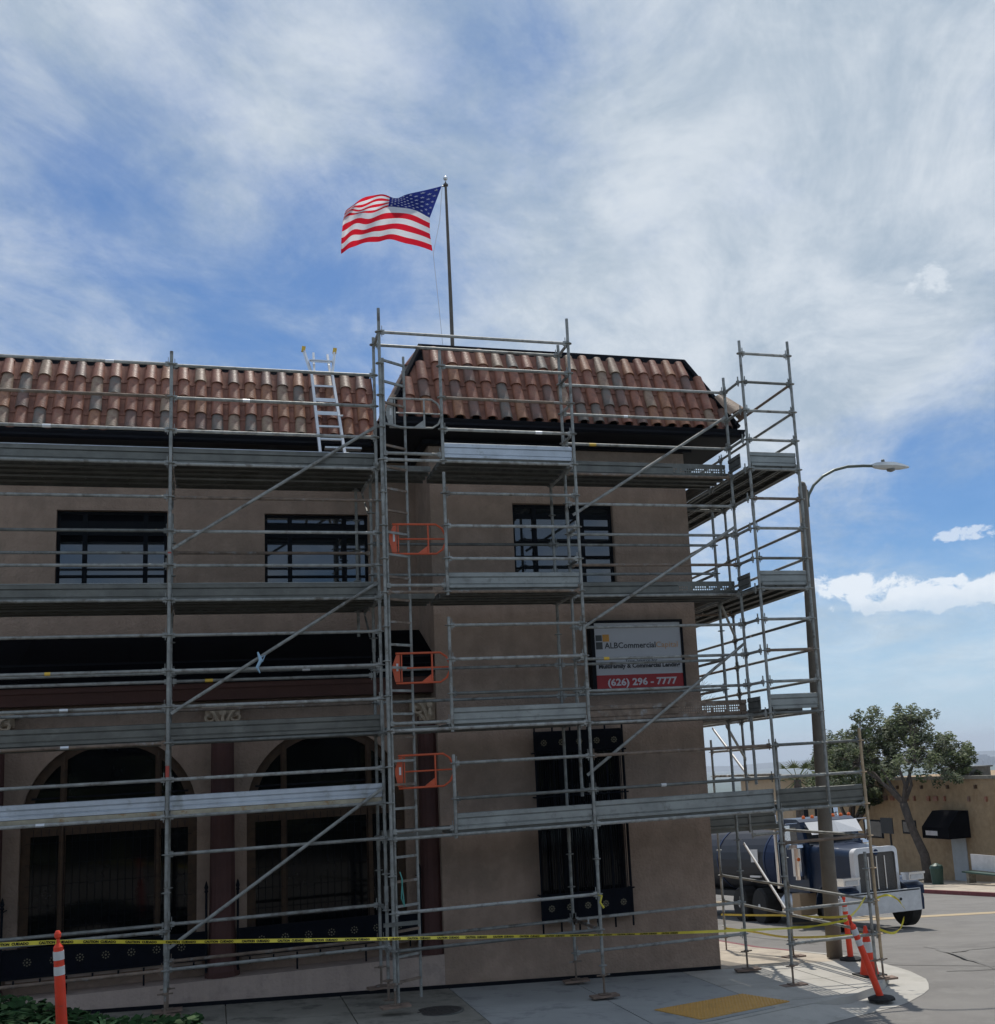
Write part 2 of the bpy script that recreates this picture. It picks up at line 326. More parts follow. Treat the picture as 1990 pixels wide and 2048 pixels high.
def text_mesh(name, s, size, m, ext=.002, align='LEFT', bold=0.0, sx=1.0):
    c = bpy.data.curves.new(name, 'FONT'); c.body = s; c.size = size; c.extrude = ext; c.align_x = align; c.resolution_u = 2; c.offset = bold
    o = bpy.data.objects.new(name, c); col.objects.link(o)
    me = bpy.data.meshes.new_from_object(o.evaluated_get(bpy.context.evaluated_depsgraph_get()))
    bpy.data.objects.remove(o); bpy.data.curves.remove(c)
    me.name = name; me.materials.clear(); me.materials.append(m)
    if sx != 1.0: me.transform(Matrix.Diagonal((sx, 1, 1, 1)))
    return me
FACE = Matrix.Rotation(R(90), 4, 'X')          # text plane XY -> faces -Y

# ------------------------------------------------------------------ dimensions (metres, camera eye at the origin)
XA, XB, XC, XD, XE, XF, XH = -.596, 2.364, 5.360, 8.30, 8.36, 9.263, 9.92
Y0, Y2, Y3, YE, YK, YM = 16.79, 17.34, 18.186, 16.74, 19.76, 22.75
XJ = 8.28
ZT = 6.697
def LV(n): return ZT-.5*n
WT, WL = 18.65, 20.1           # wall planes: tower, recessed wing
XT, XR = 3.40, 8.01            # tower left and right wall
def gz(x, y):
    x = min(x, 60)
    g = 0 if y < 19 else (.08*(y-19) if y < 23 else .32+.05*(y-23))
    if y > 75: g = .32+.05*52+.02*(y-75)
    return -3.0-.045*(x+.6)-g
# ------------------------------------------------------------------ ground, road, pavements
def sheet(name, x0, x1, y0, y1, nx, ny, m, dz=0, parent=None):
    b = MB(); xs = [x0+(x1-x0)*i/nx for i in range(nx+1)]; ys = [y0+(y1-y0)*i/ny for i in range(ny+1)]
    vs = [(x, y, gz(x, y)+dz) for y in ys for x in xs]
    fs = [(j*(nx+1)+i, j*(nx+1)+i+1, (j+1)*(nx+1)+i+1, (j+1)*(nx+1)+i) for j in range(ny) for i in range(nx)]
    b.add(vs, fs); o = obj(name, b, m, parent); o['kind'] = 'structure'; return o
KH = .12
road = sheet('road', -60, 60, -30, 130, 60, 80, asphalt, -KH)
# far land falling away to the basin, reaching the horizon
b = MB(); rows = []
ys = [129, 170, 250, 400, 700, 1200, 2200, 4000, 7000, 12000, 20000]
zs = [-11.5, -14, -19, -28, -42, -60, -85, -110, -125, -135, -140]
for y, z in zip(ys, zs): rows.append([(x*y*1.3, y, z-abs(x)*y*.0) for x in (-1, -.6, -.3, 0, .2, .4, .6, .8, 1)])
for j in range(len(rows)-1):
    b.add(rows[j]+rows[j+1], [(i, i+1, 9+i+1, 9+i) for i in range(8)])
put('terrain', b.mesh('terrain', far_land), kind='structure')
def clip(poly, cell):                 # Sutherland-Hodgman, cell convex ccw
    outp = poly
    for k in range(len(cell)):
        a, c = cell[k], cell[(k+1) % len(cell)]; inp, outp = outp, []
        def side(p): return (c[0]-a[0])*(p[1]-a[1])-(c[1]-a[1])*(p[0]-a[0])
        for i in range(len(inp)):
            p, q = inp[i], inp[(i+1) % len(inp)]; sp_, sq = side(p), side(q)
            if sp_ >= 0: outp.append(p)
            if sp_*sq < 0:
                t = sp_/(sp_-sq); outp.append((p[0]+(q[0]-p[0])*t, p[1]+(q[1]-p[1])*t))
        if not outp: return []
    return outp
def slabs(parent, region, x0, x1, y0, y1, nx, ny, m, top=0.0, th=.16, skew=0, gap=.008, name='paving_slab'):
    for j in range(ny):
        for i in range(nx):
            xa = x0+(x1-x0)*i/nx+gap; xb = x0+(x1-x0)*(i+1)/nx-gap; ya = y0+(y1-y0)*j/ny+gap; yb = y0+(y1-y0)*(j+1)/ny-gap
            p = clip(region, [(xa+skew*ya, ya), (xb+skew*ya, ya), (xb+skew*yb, yb), (xa+skew*yb, yb)])
            if len(p) < 3: continue
            ar = abs(sum(p[k][0]*p[(k+1) % len(p)][1]-p[(k+1) % len(p)][0]*p[k][1] for k in range(len(p))))/2
            if ar < .03: continue
            dz = random.uniform(-.002, .002)+top
            n = len(p); bb = MB()
            bb.add([(q[0], q[1], gz(*q)+dz) for q in p]+[(q[0], q[1], gz(*q)+dz-th) for q in p],
                   [tuple(range(n)), tuple(range(2*n-1, n-1, -1))]+[(k, (k+1) % n, n+(k+1) % n, n+k) for k in range(n)])
            obj(name, bb, m, parent)
# gutter apron: concrete ring swinging round the corner, at road level
outer = [(-8, 13.3), (2.4, 13.5), (4.6, 13.6), (6.24, 13.85), (7.0, 14.2), (8.27, 14.80), (9.3, 15.25), (10.3, 16.1), (10.85, 16.95), (11.1, 17.9), (11.2, 20.5), (11.25, 23), (11.2, 40), (11.2, 60)]
kerb = [(-8, 14.1), (2.6, 14.3), (4.6, 14.3), (6.1, 14.55), (7.5, 15.15), (8.67, 15.6), (9.6, 16.25), (10.25, 17.1), (10.6, 18.2), (10.75, 20), (10.8, 23), (10.8, 40), (10.8, 60)]
side = bpy.data.objects.new('pavement', None); col.objects.link(side); side['kind'] = 'structure'
b = MB(); n = len(kerb); k2 = kerb; o2 = outer[:]
def resample(P, n):
    d = [0]
    for a, c in zip(P, P[1:]): d.append(d[-1]+math.dist(a, c))
    r = []
    for i in range(n):
        t = d[-1]*i/(n-1); k = max(j for j in range(len(d)) if d[j] <= t+1e-9); k = min(k, len(P)-2); f = (t-d[k])/(d[k+1]-d[k]); r.append((P[k][0]+(P[k+1][0]-P[k][0])*f, P[k][1]+(P[k+1][1]-P[k][1])*f))
    return r
def rampup(p): return .095*max(0, min(1, (p[0]-4.9)/.6, (8.5-p[0])/.6)) if p[1] < 15.9 else 0.0
ki, ki2 = [], []
def near(P, q):
    best = None
    for a, c in zip(P, P[1:]):
        ab = (c[0]-a[0], c[1]-a[1]); t = max(0, min(1, ((q[0]-a[0])*ab[0]+(q[1]-a[1])*ab[1])/(ab[0]**2+ab[1]**2))); p = (a[0]+ab[0]*t, a[1]+ab[1]*t); d = math.dist(p, q)
        if best is None or d < best[0]: best = (d, p)
    return best[1]
kr = resample(kerb, 240)
for i in range(len(kr)-1):
    a, c = kr[i], kr[i+1]; oa, oc = near(outer, a), near(outer, c)
    b.add([(oa[0], oa[1], gz(*oa)-KH+.006), (oc[0], oc[1], gz(*oc)-KH+.006), (c[0], c[1], gz(*c)-KH+.02+rampup(c)), (a[0], a[1], gz(*a)-KH+.02+rampup(a))], [(0, 1, 2, 3)])
obj('gutter_apron', b, concrete, side, fix=True)
def ramp_drop(p):                      # kerb ramp: the corner dips to road level
    x, y = p; t = max(0, 1-abs(x-6.9)/1.6) if 5.2 < x < 8.6 else 0
    return 0
inner = [(x, y) for x, y in kerb]
# kerb stones as lengths
for i in range(0, 236, 6):
    bb = MB(); seg = kr[i:i+7]
    if i+7 > len(kr): break
    up_, dn = [], []
    for q in seg:
        lift = 0.001
        # inward normal approx: towards building
        c = (7.0, 21.0) if q[0] > 6 and q[1] < 19 else ((q[0]-1, q[1]) if q[1] >= 19 else (q[0], q[1]+1))
        dx, dy = c[0]-q[0], c[1]-q[1]; l = math.hypot(dx, dy); ix, iy = q[0]+dx/l*.16, q[1]+dy/l*.16
        bb_ = gz(*q)
        up_.append(((q[0], q[1], bb_-KH), (q[0]+dx/l*.02, q[1]+dy/l*.02, bb_+lift), (ix, iy, gz(ix, iy)+lift)))
    vs = [p for r in up_ for p in r]
    bb.add(vs, [(3*k, 3*k+3, 3*k+4, 3*k+1) for k in range(6)]+[(3*k+1, 3*k+4, 3*k+5, 3*k+2) for k in range(6)])
    red = (seg[0][0] < 3.6 and seg[0][1] < 15) or (seg[0][1] > 21 and seg[0][1] < 27)
    obj('kerb_stone', bb, redkerb if red else concrete, side)
E1 = [(p[0], p[1]+.165) for p in kerb if p[1] < 15]
reg_all = [(-8, 14.27), (2.6, 14.47), (4.6, 14.47), (6.03, 14.72), (7.42, 15.3), (8.55, 15.73), (9.46, 16.36), (10.1, 17.17), (10.44, 18.25), (10.58, 20), (10.64, 23), (10.64, 40), (8.02, 40), (8.02, 18.64), (-8, 18.64)]
slabs(side, reg_all, -8, 3.45, 14.2, 18.64, 7, 3, concrete_d)
slabs(side, reg_all, 3.45, 7.30, 14.2, 18.64, 2, 2, concrete_g)
cells = [(7.28, 10.7, 14.2, 18.64)]
slabs(side, reg_all, 7.30, 10.9, 14.2, 18.64, 2, 3, concrete)
slabs(side, reg_all, 8.02, 10.9, 18.64, 40, 2, 14, concrete_b)
b = MB(); b.box((-8, 14.2, -6), (-7.9, 14.3, -5.9))
# infill under slabs so joints read dark
b = MB()
for q in range(40):
    cl_ = clip(reg_all, [(-8, 14+q), (10.8, 14+q), (10.8, 15+q), (-8, 15+q)])
    if len(cl_) > 2: b.add([(x, y, gz(x, y)-.022) for x, y in cl_], [tuple(range(len(cl_)))])
obj('joint_bed', b, concrete_d, side)
# tactile ramp panel with truncated domes
tp = thing('tactile_panel', 'ochre yellow tactile warning panel with raised domes at the kerb ramp', 'tactile paving', (6.8, 15.6, gz(6.8, 15.6)))
quadp = [(6.05, 14.85), (7.68, 15.55), (7.32, 16.34), (5.72, 15.72)]
b = MB(); vs = [(x, y, gz(x, y)+.012) for x, y in quadp]; b.add(vs+[(x, y, z-.03) for x, y, z in vs], [(0, 1, 2, 3), (7, 6, 5, 4)]+[(k, (k+1) % 4, 4+(k+1) % 4, 4+k) for k in range(4)])
obj('panel', b, tact_m, tp)
b = MB(); A, B_, C_, D_ = [Vector(p) for p in quadp]
NX, NY = 28, 14
for i in range(NX):
    for j in range(NY):
        s_, t_ = (i+.5)/NX, (j+.5)/NY; p = (A*(1-s_)+B_*s_)*(1-t_)+(D_*(1-s_)+C_*s_)*t_; z = gz(p.x, p.y)+.012
        r1, r2 = .014, .009
        b.add([(p.x+r1*math.cos(a), p.y+r1*math.sin(a), z) for a in [k*math.pi/3 for k in range(6)]]+[(p.x+r2*math.cos(a), p.y+r2*math.sin(a), z+.008) for a in [k*math.pi/3 for k in range(6)]],
              [(k, (k+1) % 6, 6+(k+1) % 6, 6+k) for k in range(6)]+[(6, 7, 8, 9, 10, 11)])
obj('raised_domes', b, tact_m, tp, kind='stuff')
# manhole
mh = thing('manhole_cover', 'round dark iron manhole cover set in the stained pavement', 'manhole cover', (2.95, 16.85, gz(2.95, 16.85)))
b = MB(); b.lathe((2.95, 16.85, gz(2.95, 16.85)+.004), [(.36, -.01), (.36, .004)], 32); obj('rim', b, steel_dark, mh)
b = MB(); b.lathe((2.95, 16.85, gz(2.95, 16.85)+.008), [(.33, -.01), (.33, .004)], 32); lid = obj('lid', b, cast_iron, mh)
b = MB()
for i in range(-4, 5):
    for j in range(-4, 5):
        if i*i+j*j < 17: b.box((2.95+i*.065-.022, 16.85+j*.065-.022, gz(2.95, 16.85)+.011), (2.95+i*.065+.022, 16.85+j*.065+.022, gz(2.95, 16.85)+.016))
obj('tread_studs', b, cast_iron, lid, kind='stuff')
# double yellow line across the side street
b = MB()
for k in range(30):
    xa, xb = 17.6, 17.75
    for off in (0, .25):
        y0_, y1_ = 30+k*2.0, 32+k*2.0
        b.quad(*[(x+off+ (y-30)*.02, y, gz(x, y)-KH+.006) for x, y in ((xa, y0_), (xb, y0_), (xb, y1_), (xa, y1_))])
o = obj('road_centre_line', b, yellow_line); o['kind'] = 'structure'
b = MB()
for k in range(34):
    xa = 15+k*.9
    b.quad(*[(x, y, gz(x, y)-KH+.006) for x, y in ((xa, 29.6-k*.045), (xa+.9, 29.6-(k+1)*.045), (xa+.9, 30.3-(k+1)*.045), (xa, 30.3-k*.045))])
o = obj('faded_stop_line', b, yellow_line); o['kind'] = 'structure'
b = MB()
for k in range(12):
    a0, a1 = R(200+k*11), R(200+(k+1)*11)
    pts = [(15.6+4.4*math.cos(a0)*1.1, 20.2+4.4*math.sin(a0)*.7), (15.6+4.4*math.cos(a1)*1.1, 20.2+4.4*math.sin(a1)*.7), (15.6+4.46*math.cos(a1)*1.1, 20.2+4.46*math.sin(a1)*.7), (15.6+4.46*math.cos(a0)*1.1, 20.2+4.46*math.sin(a0)*.7)]
    b.quad(*[(x, y, gz(x, y)-KH+.004) for x, y in pts])
o = obj('crack_seal', b, asphalt2); o['kind'] = 'structure'
for (P_, wd_) in (([(9.5, 13.5), (11.0, 14.6), (12.2, 16.4), (12.9, 19.0), (14.0, 22.0)], .035), ([(11.6, 17.6), (13.4, 17.2), (15.2, 17.5), (17.2, 16.9)], .03), ([(13.2, 19.8), (15.6, 20.6), (18.0, 20.2), (21, 20.9)], .04), ([(11.9, 21), (12.6, 24), (12.2, 28)], .03)):
    bb = MB(); rz = random.Random(int(P_[0][0]*10)); pts = []
    for (a, c) in zip(P_, P_[1:]):
        for q in range(8): pts.append((a[0]+(c[0]-a[0])*q/8+rz.gauss(0, .03), a[1]+(c[1]-a[1])*q/8+rz.gauss(0, .03)))
    for a, c in zip(pts, pts[1:]):
        l = math.dist(a, c); nx_, ny_ = -(c[1]-a[1])/l*wd_, (c[0]-a[0])/l*wd_
        bb.quad(*[(x, y, gz(x, y)-KH+.005) for x, y in ((a[0]-nx_, a[1]-ny_), (c[0]-nx_, c[1]-ny_), (c[0]+nx_, c[1]+ny_), (a[0]+nx_, a[1]+ny_))])
    o = obj('crack_seal', bb, asphalt2); o['kind'] = 'structure'
# far pavement across the side street
fp = bpy.data.objects.new('far_pavement', None); col.objects.link(fp); fp['kind'] = 'structure'
for k in range(26):
    y0_ = 28+k*2.0; b = MB()
    for (xa, xb, mm, nm, zz) in ((26.4, 26.6, redkerb, 'kerb_stone', 0.02), (26.61, 32.0, concrete_b, 'paving_slab', 0.02)):
        b = MB(); P = [(xa, y0_+.01), (xb, y0_+.01), (xb, y0_+1.99), (xa, y0_+1.99)]
        b.add([(x, y, gz(x, y)+zz) for x, y in P]+[(x, y, gz(x, y)-KH) for x, y in P], [(0, 1, 2, 3)]+[(q, (q+1) % 4, 4+(q+1) % 4, 4+q) for q in range(4)])
        obj(nm, b, mm if y0_ > 33 or nm != 'kerb_stone' else redkerb, fp)

# ------------------------------------------------------------------ the corner building
bld = thing('commercial_building', 'two storey taupe stucco building with mansard tile roofs and a projecting corner tower', 'building', (2.5, 20.0, -3.2))
def wall_holes(b, Y, x0, x1, z0, z1, holes, dep):
    xs = sorted({x0, x1, *[h[0] for h in holes], *[h[1] for h in holes]}); zs = sorted({z0, z1, *[h[2] for h in holes], *[h[3] for h in holes]})
    for i in range(len(xs)-1):
        for j in range(len(zs)-1):
            cx, cz = (xs[i]+xs[i+1])/2, (zs[j]+zs[j+1])/2
            if any(h[0] < cx < h[1] and h[2] < cz < h[3] for h in holes): continue
            b.quad((xs[i], Y, zs[j]), (xs[i+1], Y, zs[j]), (xs[i+1], Y, zs[j+1]), (xs[i], Y, zs[j+1]))
    for a, c, d, e in holes:
        b.quad((a, Y, d), (a, Y, e), (a, Y+dep, e), (a, Y+dep, d)); b.quad((c, Y, e), (c, Y, d), (c, Y+dep, d), (c, Y+dep, e))
        b.quad((a, Y, e), (c, Y, e), (c, Y+dep, e), (a, Y+dep, e)); b.quad((c, Y, d), (a, Y, d), (a, Y+dep, d), (c, Y+dep, d))
b = MB()
TW = (4.80, 6.60, 3.10, 4.51); GW = (5.0, 6.45, -2.0, .62)
wall_holes(b, WT, XT, XR, -3.75, 5.56, [TW, GW], .14)
b.quad((XR, WT, -4.6), (XR, 30, -4.6), (XR, 30, 5.56), (XR, WT, 5.56)); b.quad((XT, WL, -3.4), (XT, WT, -3.4), (XT, WT, 5.56), (XT, WL, 5.56))
b.quad((XR, 30, -4.6), (-9, 30, -4.6), (-9, 30, 5.56), (XR, 30, 5.56))
obj('wall', b, stucco, bld, fix=False)
WW = [(-2.41, -.73, 3.2, 4.63), (.82, 2.56, 3.2, 4.61), (-5.7, -4.0, 3.2, 4.63)]
b = MB(); wall_holes(b, WL, -9, XT, 2.3, 5.6, WW, .14); obj('wall', b, stucco, bld, fix=False)
# arcade wall with round arched openings
AY, AR, ASP, ABOT, ATOP = 19.2, 1.22, -.30, -2.40, 1.42
ARCH = [-4.62, -1.45, 1.715]
b = MB(); edges = [-9]+[(ARCH[i]+ARCH[i+1])/2 for i in range(2)]+[XT]
for k, cx in enumerate(ARCH):
    l, r = edges[k], edges[k+1]
    b.quad((l, AY, ABOT-.4), (r, AY, ABOT-.4), (r, AY, ABOT), (l, AY, ABOT))
    for a, c in ((l, cx-AR), (cx+AR, r)): b.quad((a, AY, ABOT), (c, AY, ABOT), (c, AY, ATOP), (a, AY, ATOP))
    n = 28
    for i in range(n):
        t0, t1 = math.pi*(1-i/n), math.pi*(1-(i+1)/n)
        p = (cx+AR*math.cos(t0), ASP+AR*math.sin(t0)); q = (cx+AR*math.cos(t1), ASP+AR*math.sin(t1))
        b.quad((p[0], AY, p[1]), (q[0], AY, q[1]), (q[0], AY, ATOP), (p[0], AY, ATOP))
        b.quad((q[0], AY, q[1]), (p[0], AY, p[1]), (p[0], AY+.16, p[1]), (q[0], AY+.16, q[1]))
    for x in (cx-AR, cx+AR): b.quad((x, AY, ABOT), (x, AY, ASP), (x, AY+.16, ASP), (x, AY+.16, ABOT))
    b.quad((cx-AR, AY, ABOT), (cx+AR, AY, ABOT), (cx+AR, AY+.16, ABOT), (cx-AR, AY+.16, ABOT))
obj('arcade_wall', b, stucco, bld, fix=False)
b = MB(); b.box((-9, WT, -4), (XT-.002, AY+.02, -2.68)); obj('plinth', b, stucco2, bld)
# black strip painted for the shadowed gap at the wall foot, following the slope
b = MB()
for i in range(34):
    xa, xb = -9+i*.5, -8.5+i*.5; xb = min(xb, XR)
    b.add([(xa, WT-.012, gz(xa, WT)-.1), (xb, WT-.012, gz(xb, WT)-.1), (xb, WT-.012, gz(xb, WT)+.055), (xa, WT-.012, gz(xa, WT)+.055), (xb, WT, gz(xb, WT)+.055), (xa, WT, gz(xa, WT)+.055)], [(0, 1, 2, 3), (3, 2, 4, 5)])
obj('shadow_gap_strip', b, black_m, bld, fix=False)
# interior darkness: black sheets behind the openings stand in for unlit rooms
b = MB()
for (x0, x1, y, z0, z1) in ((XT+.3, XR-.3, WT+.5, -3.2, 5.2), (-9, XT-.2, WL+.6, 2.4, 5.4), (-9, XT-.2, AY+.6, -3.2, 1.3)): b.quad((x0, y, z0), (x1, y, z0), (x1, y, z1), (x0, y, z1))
obj('interior_dark_sheet', b, black_m, bld, fix=False)
# columns
for cx in (-3.03, .135, 3.295):
    b = MB(); pr = [(.25, -2.68), (.25, -2.60), (.215, -2.50), (.20, -2.35), (.19, -2.0), (.175, -.5), (.165, 1.0)]
    nseg = 30; vs = []
    for r_, z in pr:
        for i in range(nseg):
            rr = r_*(1-.035*(i % 2)); a = 2*math.pi*i/nseg; vs.append((cx+rr*math.cos(a), 18.93+rr*math.sin(a), z))
    b.add(vs, [(k*nseg+i, k*nseg+(i+1) % nseg, (k+1)*nseg+(i+1) % nseg, (k+1)*nseg+i) for k in range(len(pr)-1) for i in range(nseg)]); c0 = obj('column', b, column_m, bld)
    b = MB(); b.box((cx-.30, 18.68, 1.235), (min(cx+.30, XT-.003), 19.18, 1.275)); b.box((cx-.25, 18.74, 1.10), (min(cx+.25, XT-.003), 19.16, 1.235))
    b.box((cx-.15, 18.76, .93), (cx+(.15 if cx < 3 else .10), 19.1, 1.235))
    for sgn in (-1, 1):
        if cx > 3 and sgn > 0: continue
        pts = []
        for k in range(22):
            t = k/21*2.2*math.pi; rr = .115*(1-t/(2.6*math.pi)); pts.append((cx+sgn*(.20+rr*math.cos(t+1.2)), 18.715, 1.11+rr*math.sin(t+1.2)))
        b.path(pts, .024, 6)
        b.path([(cx+sgn*.17, 18.72, 1.05), (cx+sgn*.12, 18.70, .98), (cx+sgn*.07, 18.72, .92)], .03, 6, rs=[.015, .035, .02])
        b.path([(cx+sgn*.03, 18.72, .93), (cx+sgn*.07, 18.69, 1.05), (cx+sgn*.13, 18.68, 1.17), (cx+sgn*.2, 18.69, 1.215)], .02, 6, rs=[.03, .03, .022, .014])
    b.lathe((cx, 18.70, 1.17), [(.0, -.02), (.05, -.015), (.05, .02)], 10, 'Y'); b.path([(cx, 18.72, .93), (cx, 18.68, 1.02), (cx, 18.69, 1.12)], .03, 6, rs=[.02, .045, .02])
    obj('capital', b, cap_m, c0)
# beam, crown trims and awning
b = MB(); b.box((-9, 18.86, 1.385), (XT-.003, 19.22, 1.56)); b.box((-9, 18.83, 1.56), (XT-.003, 19.22, 1.64)); obj('beam', b, brown_beam, bld)
b = MB(); b.box((-9, 18.79, 1.642), (XT-.003, 20.08, 1.70)); b.box((-9, 18.76, 1.702), (XT-.003, 18.86, 1.76)); obj('cornice', b, black_m, bld)
aw = MB(); aw.prism([(20.09, 2.56), (18.70, 1.96), (18.70, 1.70), (18.735, 1.70), (18.735, 1.93), (20.09, 2.52)], 'X', -9, XT-.004)
awo = obj('awning', aw, canvas, bld)
for i in range(9):
    x = -8.6+i*1.48; b = MB()
    b.path([(x, 20.05, 2.565), (x, 18.71, 1.975), (x, 18.69, 1.72)], .008, 5); obj('awning_rib', b, canvas, awo)
b = MB(); b.box((-9, 18.685, 1.95), (XT-.004, 18.70, 1.975)); b.box((-9, 18.685, 1.84), (XT-.004, 18.699, 1.85)); obj('awning_hem', b, black_m, awo)
# upper windows ----------------------------------------------------
def window(x0, x1, z0, z1, Y, mull, rails, extra=(), gl=None):
    f = .05
    b = MB(); b.box((x0+.002, Y, z0), (x0+f, Y+.06, z1)); b.box((x1-f, Y, z0), (x1-.002, Y+.06, z1)); b.box((x0+f, Y, z1-f), (x1-f, Y+.06, z1-.002)); b.box((x0+f, Y, z0+.002), (x1-f, Y+.06, z0+f))
    wo = obj('window', b, sash, bld)
    xs = [x0+f]+[m_ for m_ in mull]+[x1-f]
    for m_ in mull:
        b = MB(); b.box((m_-.035, Y-.012, z0+f), (m_+.035, Y+.05, z1-f)); obj('mullion', b, sash, wo)
    for (za, zb, only) in rails:
        for k in range(len(xs)-1):
            if only is not None and k not in only: continue
            b = MB(); b.box((xs[k]+(.036 if k else .001), Y-.004, za), (xs[k+1]-(.036 if k < len(xs)-2 else .001), Y+.045, zb)); obj('glazing_bar', b, sash, wo)
    for k in range(len(xs)-1):
        b = MB(); ya = Y+.03+random.uniform(-.002, .002); tl = random.uniform(-.004, .004)
        b.quad((xs[k], ya, z0+f), (xs[k+1], ya+tl, z0+f), (xs[k+1], ya+tl, z1-f), (xs[k], ya, z1-f)); obj('pane', b, gl or glass, wo, fix=False)
    for (xa, xb, za, zb) in extra:
        b = MB(); b.quad((xa, Y+.025, za), (xb, Y+.025, za), (xb, Y+.025, zb), (xa, Y+.025, zb)); obj('blind', b, canvas, wo, fix=False)
    return wo
window(*TW[:2], TW[2], TW[3], WT+.10, (5.20, 6.05), ((4.27, 4.35, None), (4.08, 4.14, (2,)), (3.85, 3.875, None), (3.60, 3.62, None), (3.40, 3.42, None)))
b = MB(); b.box((6.62, WT-.006, 3.0), (6.66, WT+.001, 4.60)); obj('reveal_trim', b, stucco, bld)
for x0, x1, z0, z1 in WW:
    window(x0, x1, z0, z1, WL+.10, (x0+.42, x0+1.34), ((z1-.40, z1-.16, None), (z1-1.10, z1-1.06, None)), ((x0+.05, x1-.05, z1-.5, z1-.05),) if x0 < 0 else ())
# arched shop windows ----------------------------------------------
for cx in ARCH:
    Yf = AY+.09; b = MB(); n = 28; wd = .13
    ring = []
    for rr in (AR-.002, AR-wd):
        ring.append([(cx-rr, ABOT)]+[(cx+rr*math.cos(math.pi*(1-i/n)), ASP+rr*math.sin(math.pi*(1-i/n))) for i in range(n+1)]+[(cx+rr, ABOT)])
    m_ = len(ring[0]); vs = [(p[0], Yf, p[1]) for p in ring[0]]+[(p[0], Yf, p[1]) for p in ring[1]]+[(p[0], Yf+.07, p[1]) for p in ring[1]]
    b.add(vs, [(i, i+1, m_+i+1, m_+i) for i in range(m_-1)]+[(m_+i, m_+i+1, 2*m_+i+1, 2*m_+i) for i in range(m_-1)])
    wo = obj('arched_window', b, wood_fr, bld, fix=False)
    for dx in (-.66, .66):
        h = math.sqrt((AR-.05)**2-dx*dx)+ASP
        b = MB(); b.box((cx+dx-.045, Yf-.02, ABOT), (cx+dx+.045, Yf+.06, h)); b.box((cx+dx-.018, Yf-.05, ABOT), (cx+dx+.018, Yf-.02, h)); obj('mullion', b, wood_fr, wo)
    for k, (xa, xb) in enumerate(((-AR+wd, -.706), (-.614, .614), (.706, AR-wd))):
        b = MB(); b.box((cx+xa, Yf-.02, ASP-.20), (cx+xb, Yf+.05, ASP-.07)); obj('transom', b, wood_fr, wo)
        b = MB(); b.box((cx+xa, Yf-.005, ASP+.33), (cx+xb, Yf+.04, ASP+.36)); obj('glazing_bar', b, black_m, wo)
        xs_ = [xa+(xb-xa)*q/6 for q in range(7)]
        for (lo, nm) in ((ASP-.10, 'pane'), (None, 'pane')):
            b = MB()
            if lo is None: b.quad((cx+xa, Yf+.03, ABOT), (cx+xb, Yf+.03, ABOT), (cx+xb, Yf+.03, ASP-.10), (cx+xa, Yf+.03, ASP-.10))
            else:
                tops = [ASP+math.sqrt(max(0, (AR-wd)**2-x*x)) for x in xs_]
                pts = [(cx+xs_[0], Yf+.028, lo), (cx+xs_[-1], Yf+.028, lo)]+[(cx+x, Yf+.028, max(lo+.001, t)) for x, t in reversed(list(zip(xs_, tops)))]
                b.add(pts, [tuple(range(len(pts)))])
            obj(nm, b, glass2, wo, fix=False)
    b = MB(); b.box((cx-1.3, 18.9, -2.47), (cx+1.3, AY+.1, -2.405)); obj('sill', b, stucco2, wo)
    # ironwork basket across the foot of the arch
    g0 = thing('window_guard', {-4.62: 'black iron window guard at the far left arch beyond the frame edge', -1.45: 'black iron window guard with gold rosettes under the left arched window', 1.715: 'black iron window guard with gold rosettes under the arched window beside the ladder'}[cx], 'window guard', (cx, 18.85, -2.68), 'iron window guards with gold rosettes')
    L_, R_ = cx-1.38, cx+1.38; gy = 18.82
    b = MB(); b.box((L_, gy, -2.40), (R_, gy+.012, -2.03)); obj('panel', b, iron_panel, g0)
    b = MB(); b.box((L_, gy-.012, -2.42), (R_, gy+.02, -2.39)); b.box((L_, gy-.012, -2.035), (R_, gy+.02, -2.01)); obj('rail', b, iron, g0)
    for k in range(8):
        x = L_+.19+k*.34; lg = k in (2, 5)
        b = MB(); b.tube((x, gy, -2.43), (x, gy, -2.68 if lg else -2.53), .014, 6); obj('spike', b, iron, g0)
        b = MB()
        for q in range(8):
            a = q*math.pi/4; b.lathe((x+.17+.045*math.cos(a), gy-.006, -2.20+.045*math.sin(a)), [(.011, -.004), (.011, .004)], 6, 'Y')
        b.lathe((x+.17, gy-.006, -2.20), [(.014, -.006), (.014, .006)], 8, 'Y')
        if x+.17 < R_-.05: obj('rosette', b, gold, g0)
    for x in (L_+.02, R_-.02):
        b = MB(); b.tube((x, gy, -1.40), (x, gy, -2.60), .018, 6); b.lathe((x, gy, -1.42), [(.0, .13), (.012, .10), (.03, .03), (.018, 0), (.03, -.03), (.012, -.05)], 8); b.tube((x, gy, -1.5), (x, AY, -1.5), .01, 5); b.tube((x, gy, -2.05), (x, AY, -2.05), .01, 5); obj('end_post', b, iron, g0)
    b = MB()
    for k in range(1, 22): x = cx-1.15+k*2.3/22; b.tube((x, AY+.06, ABOT), (x, AY+.06, -.40), .004, 4, cap=False)
    for k in range(6): b.tube((cx-1.15, AY+.065, -2.1+k*.30), (cx+1.15, AY+.065, -2.1+k*.30), .0035, 4, cap=False)
    obj('fine_bars', b, iron, g0, kind='stuff')
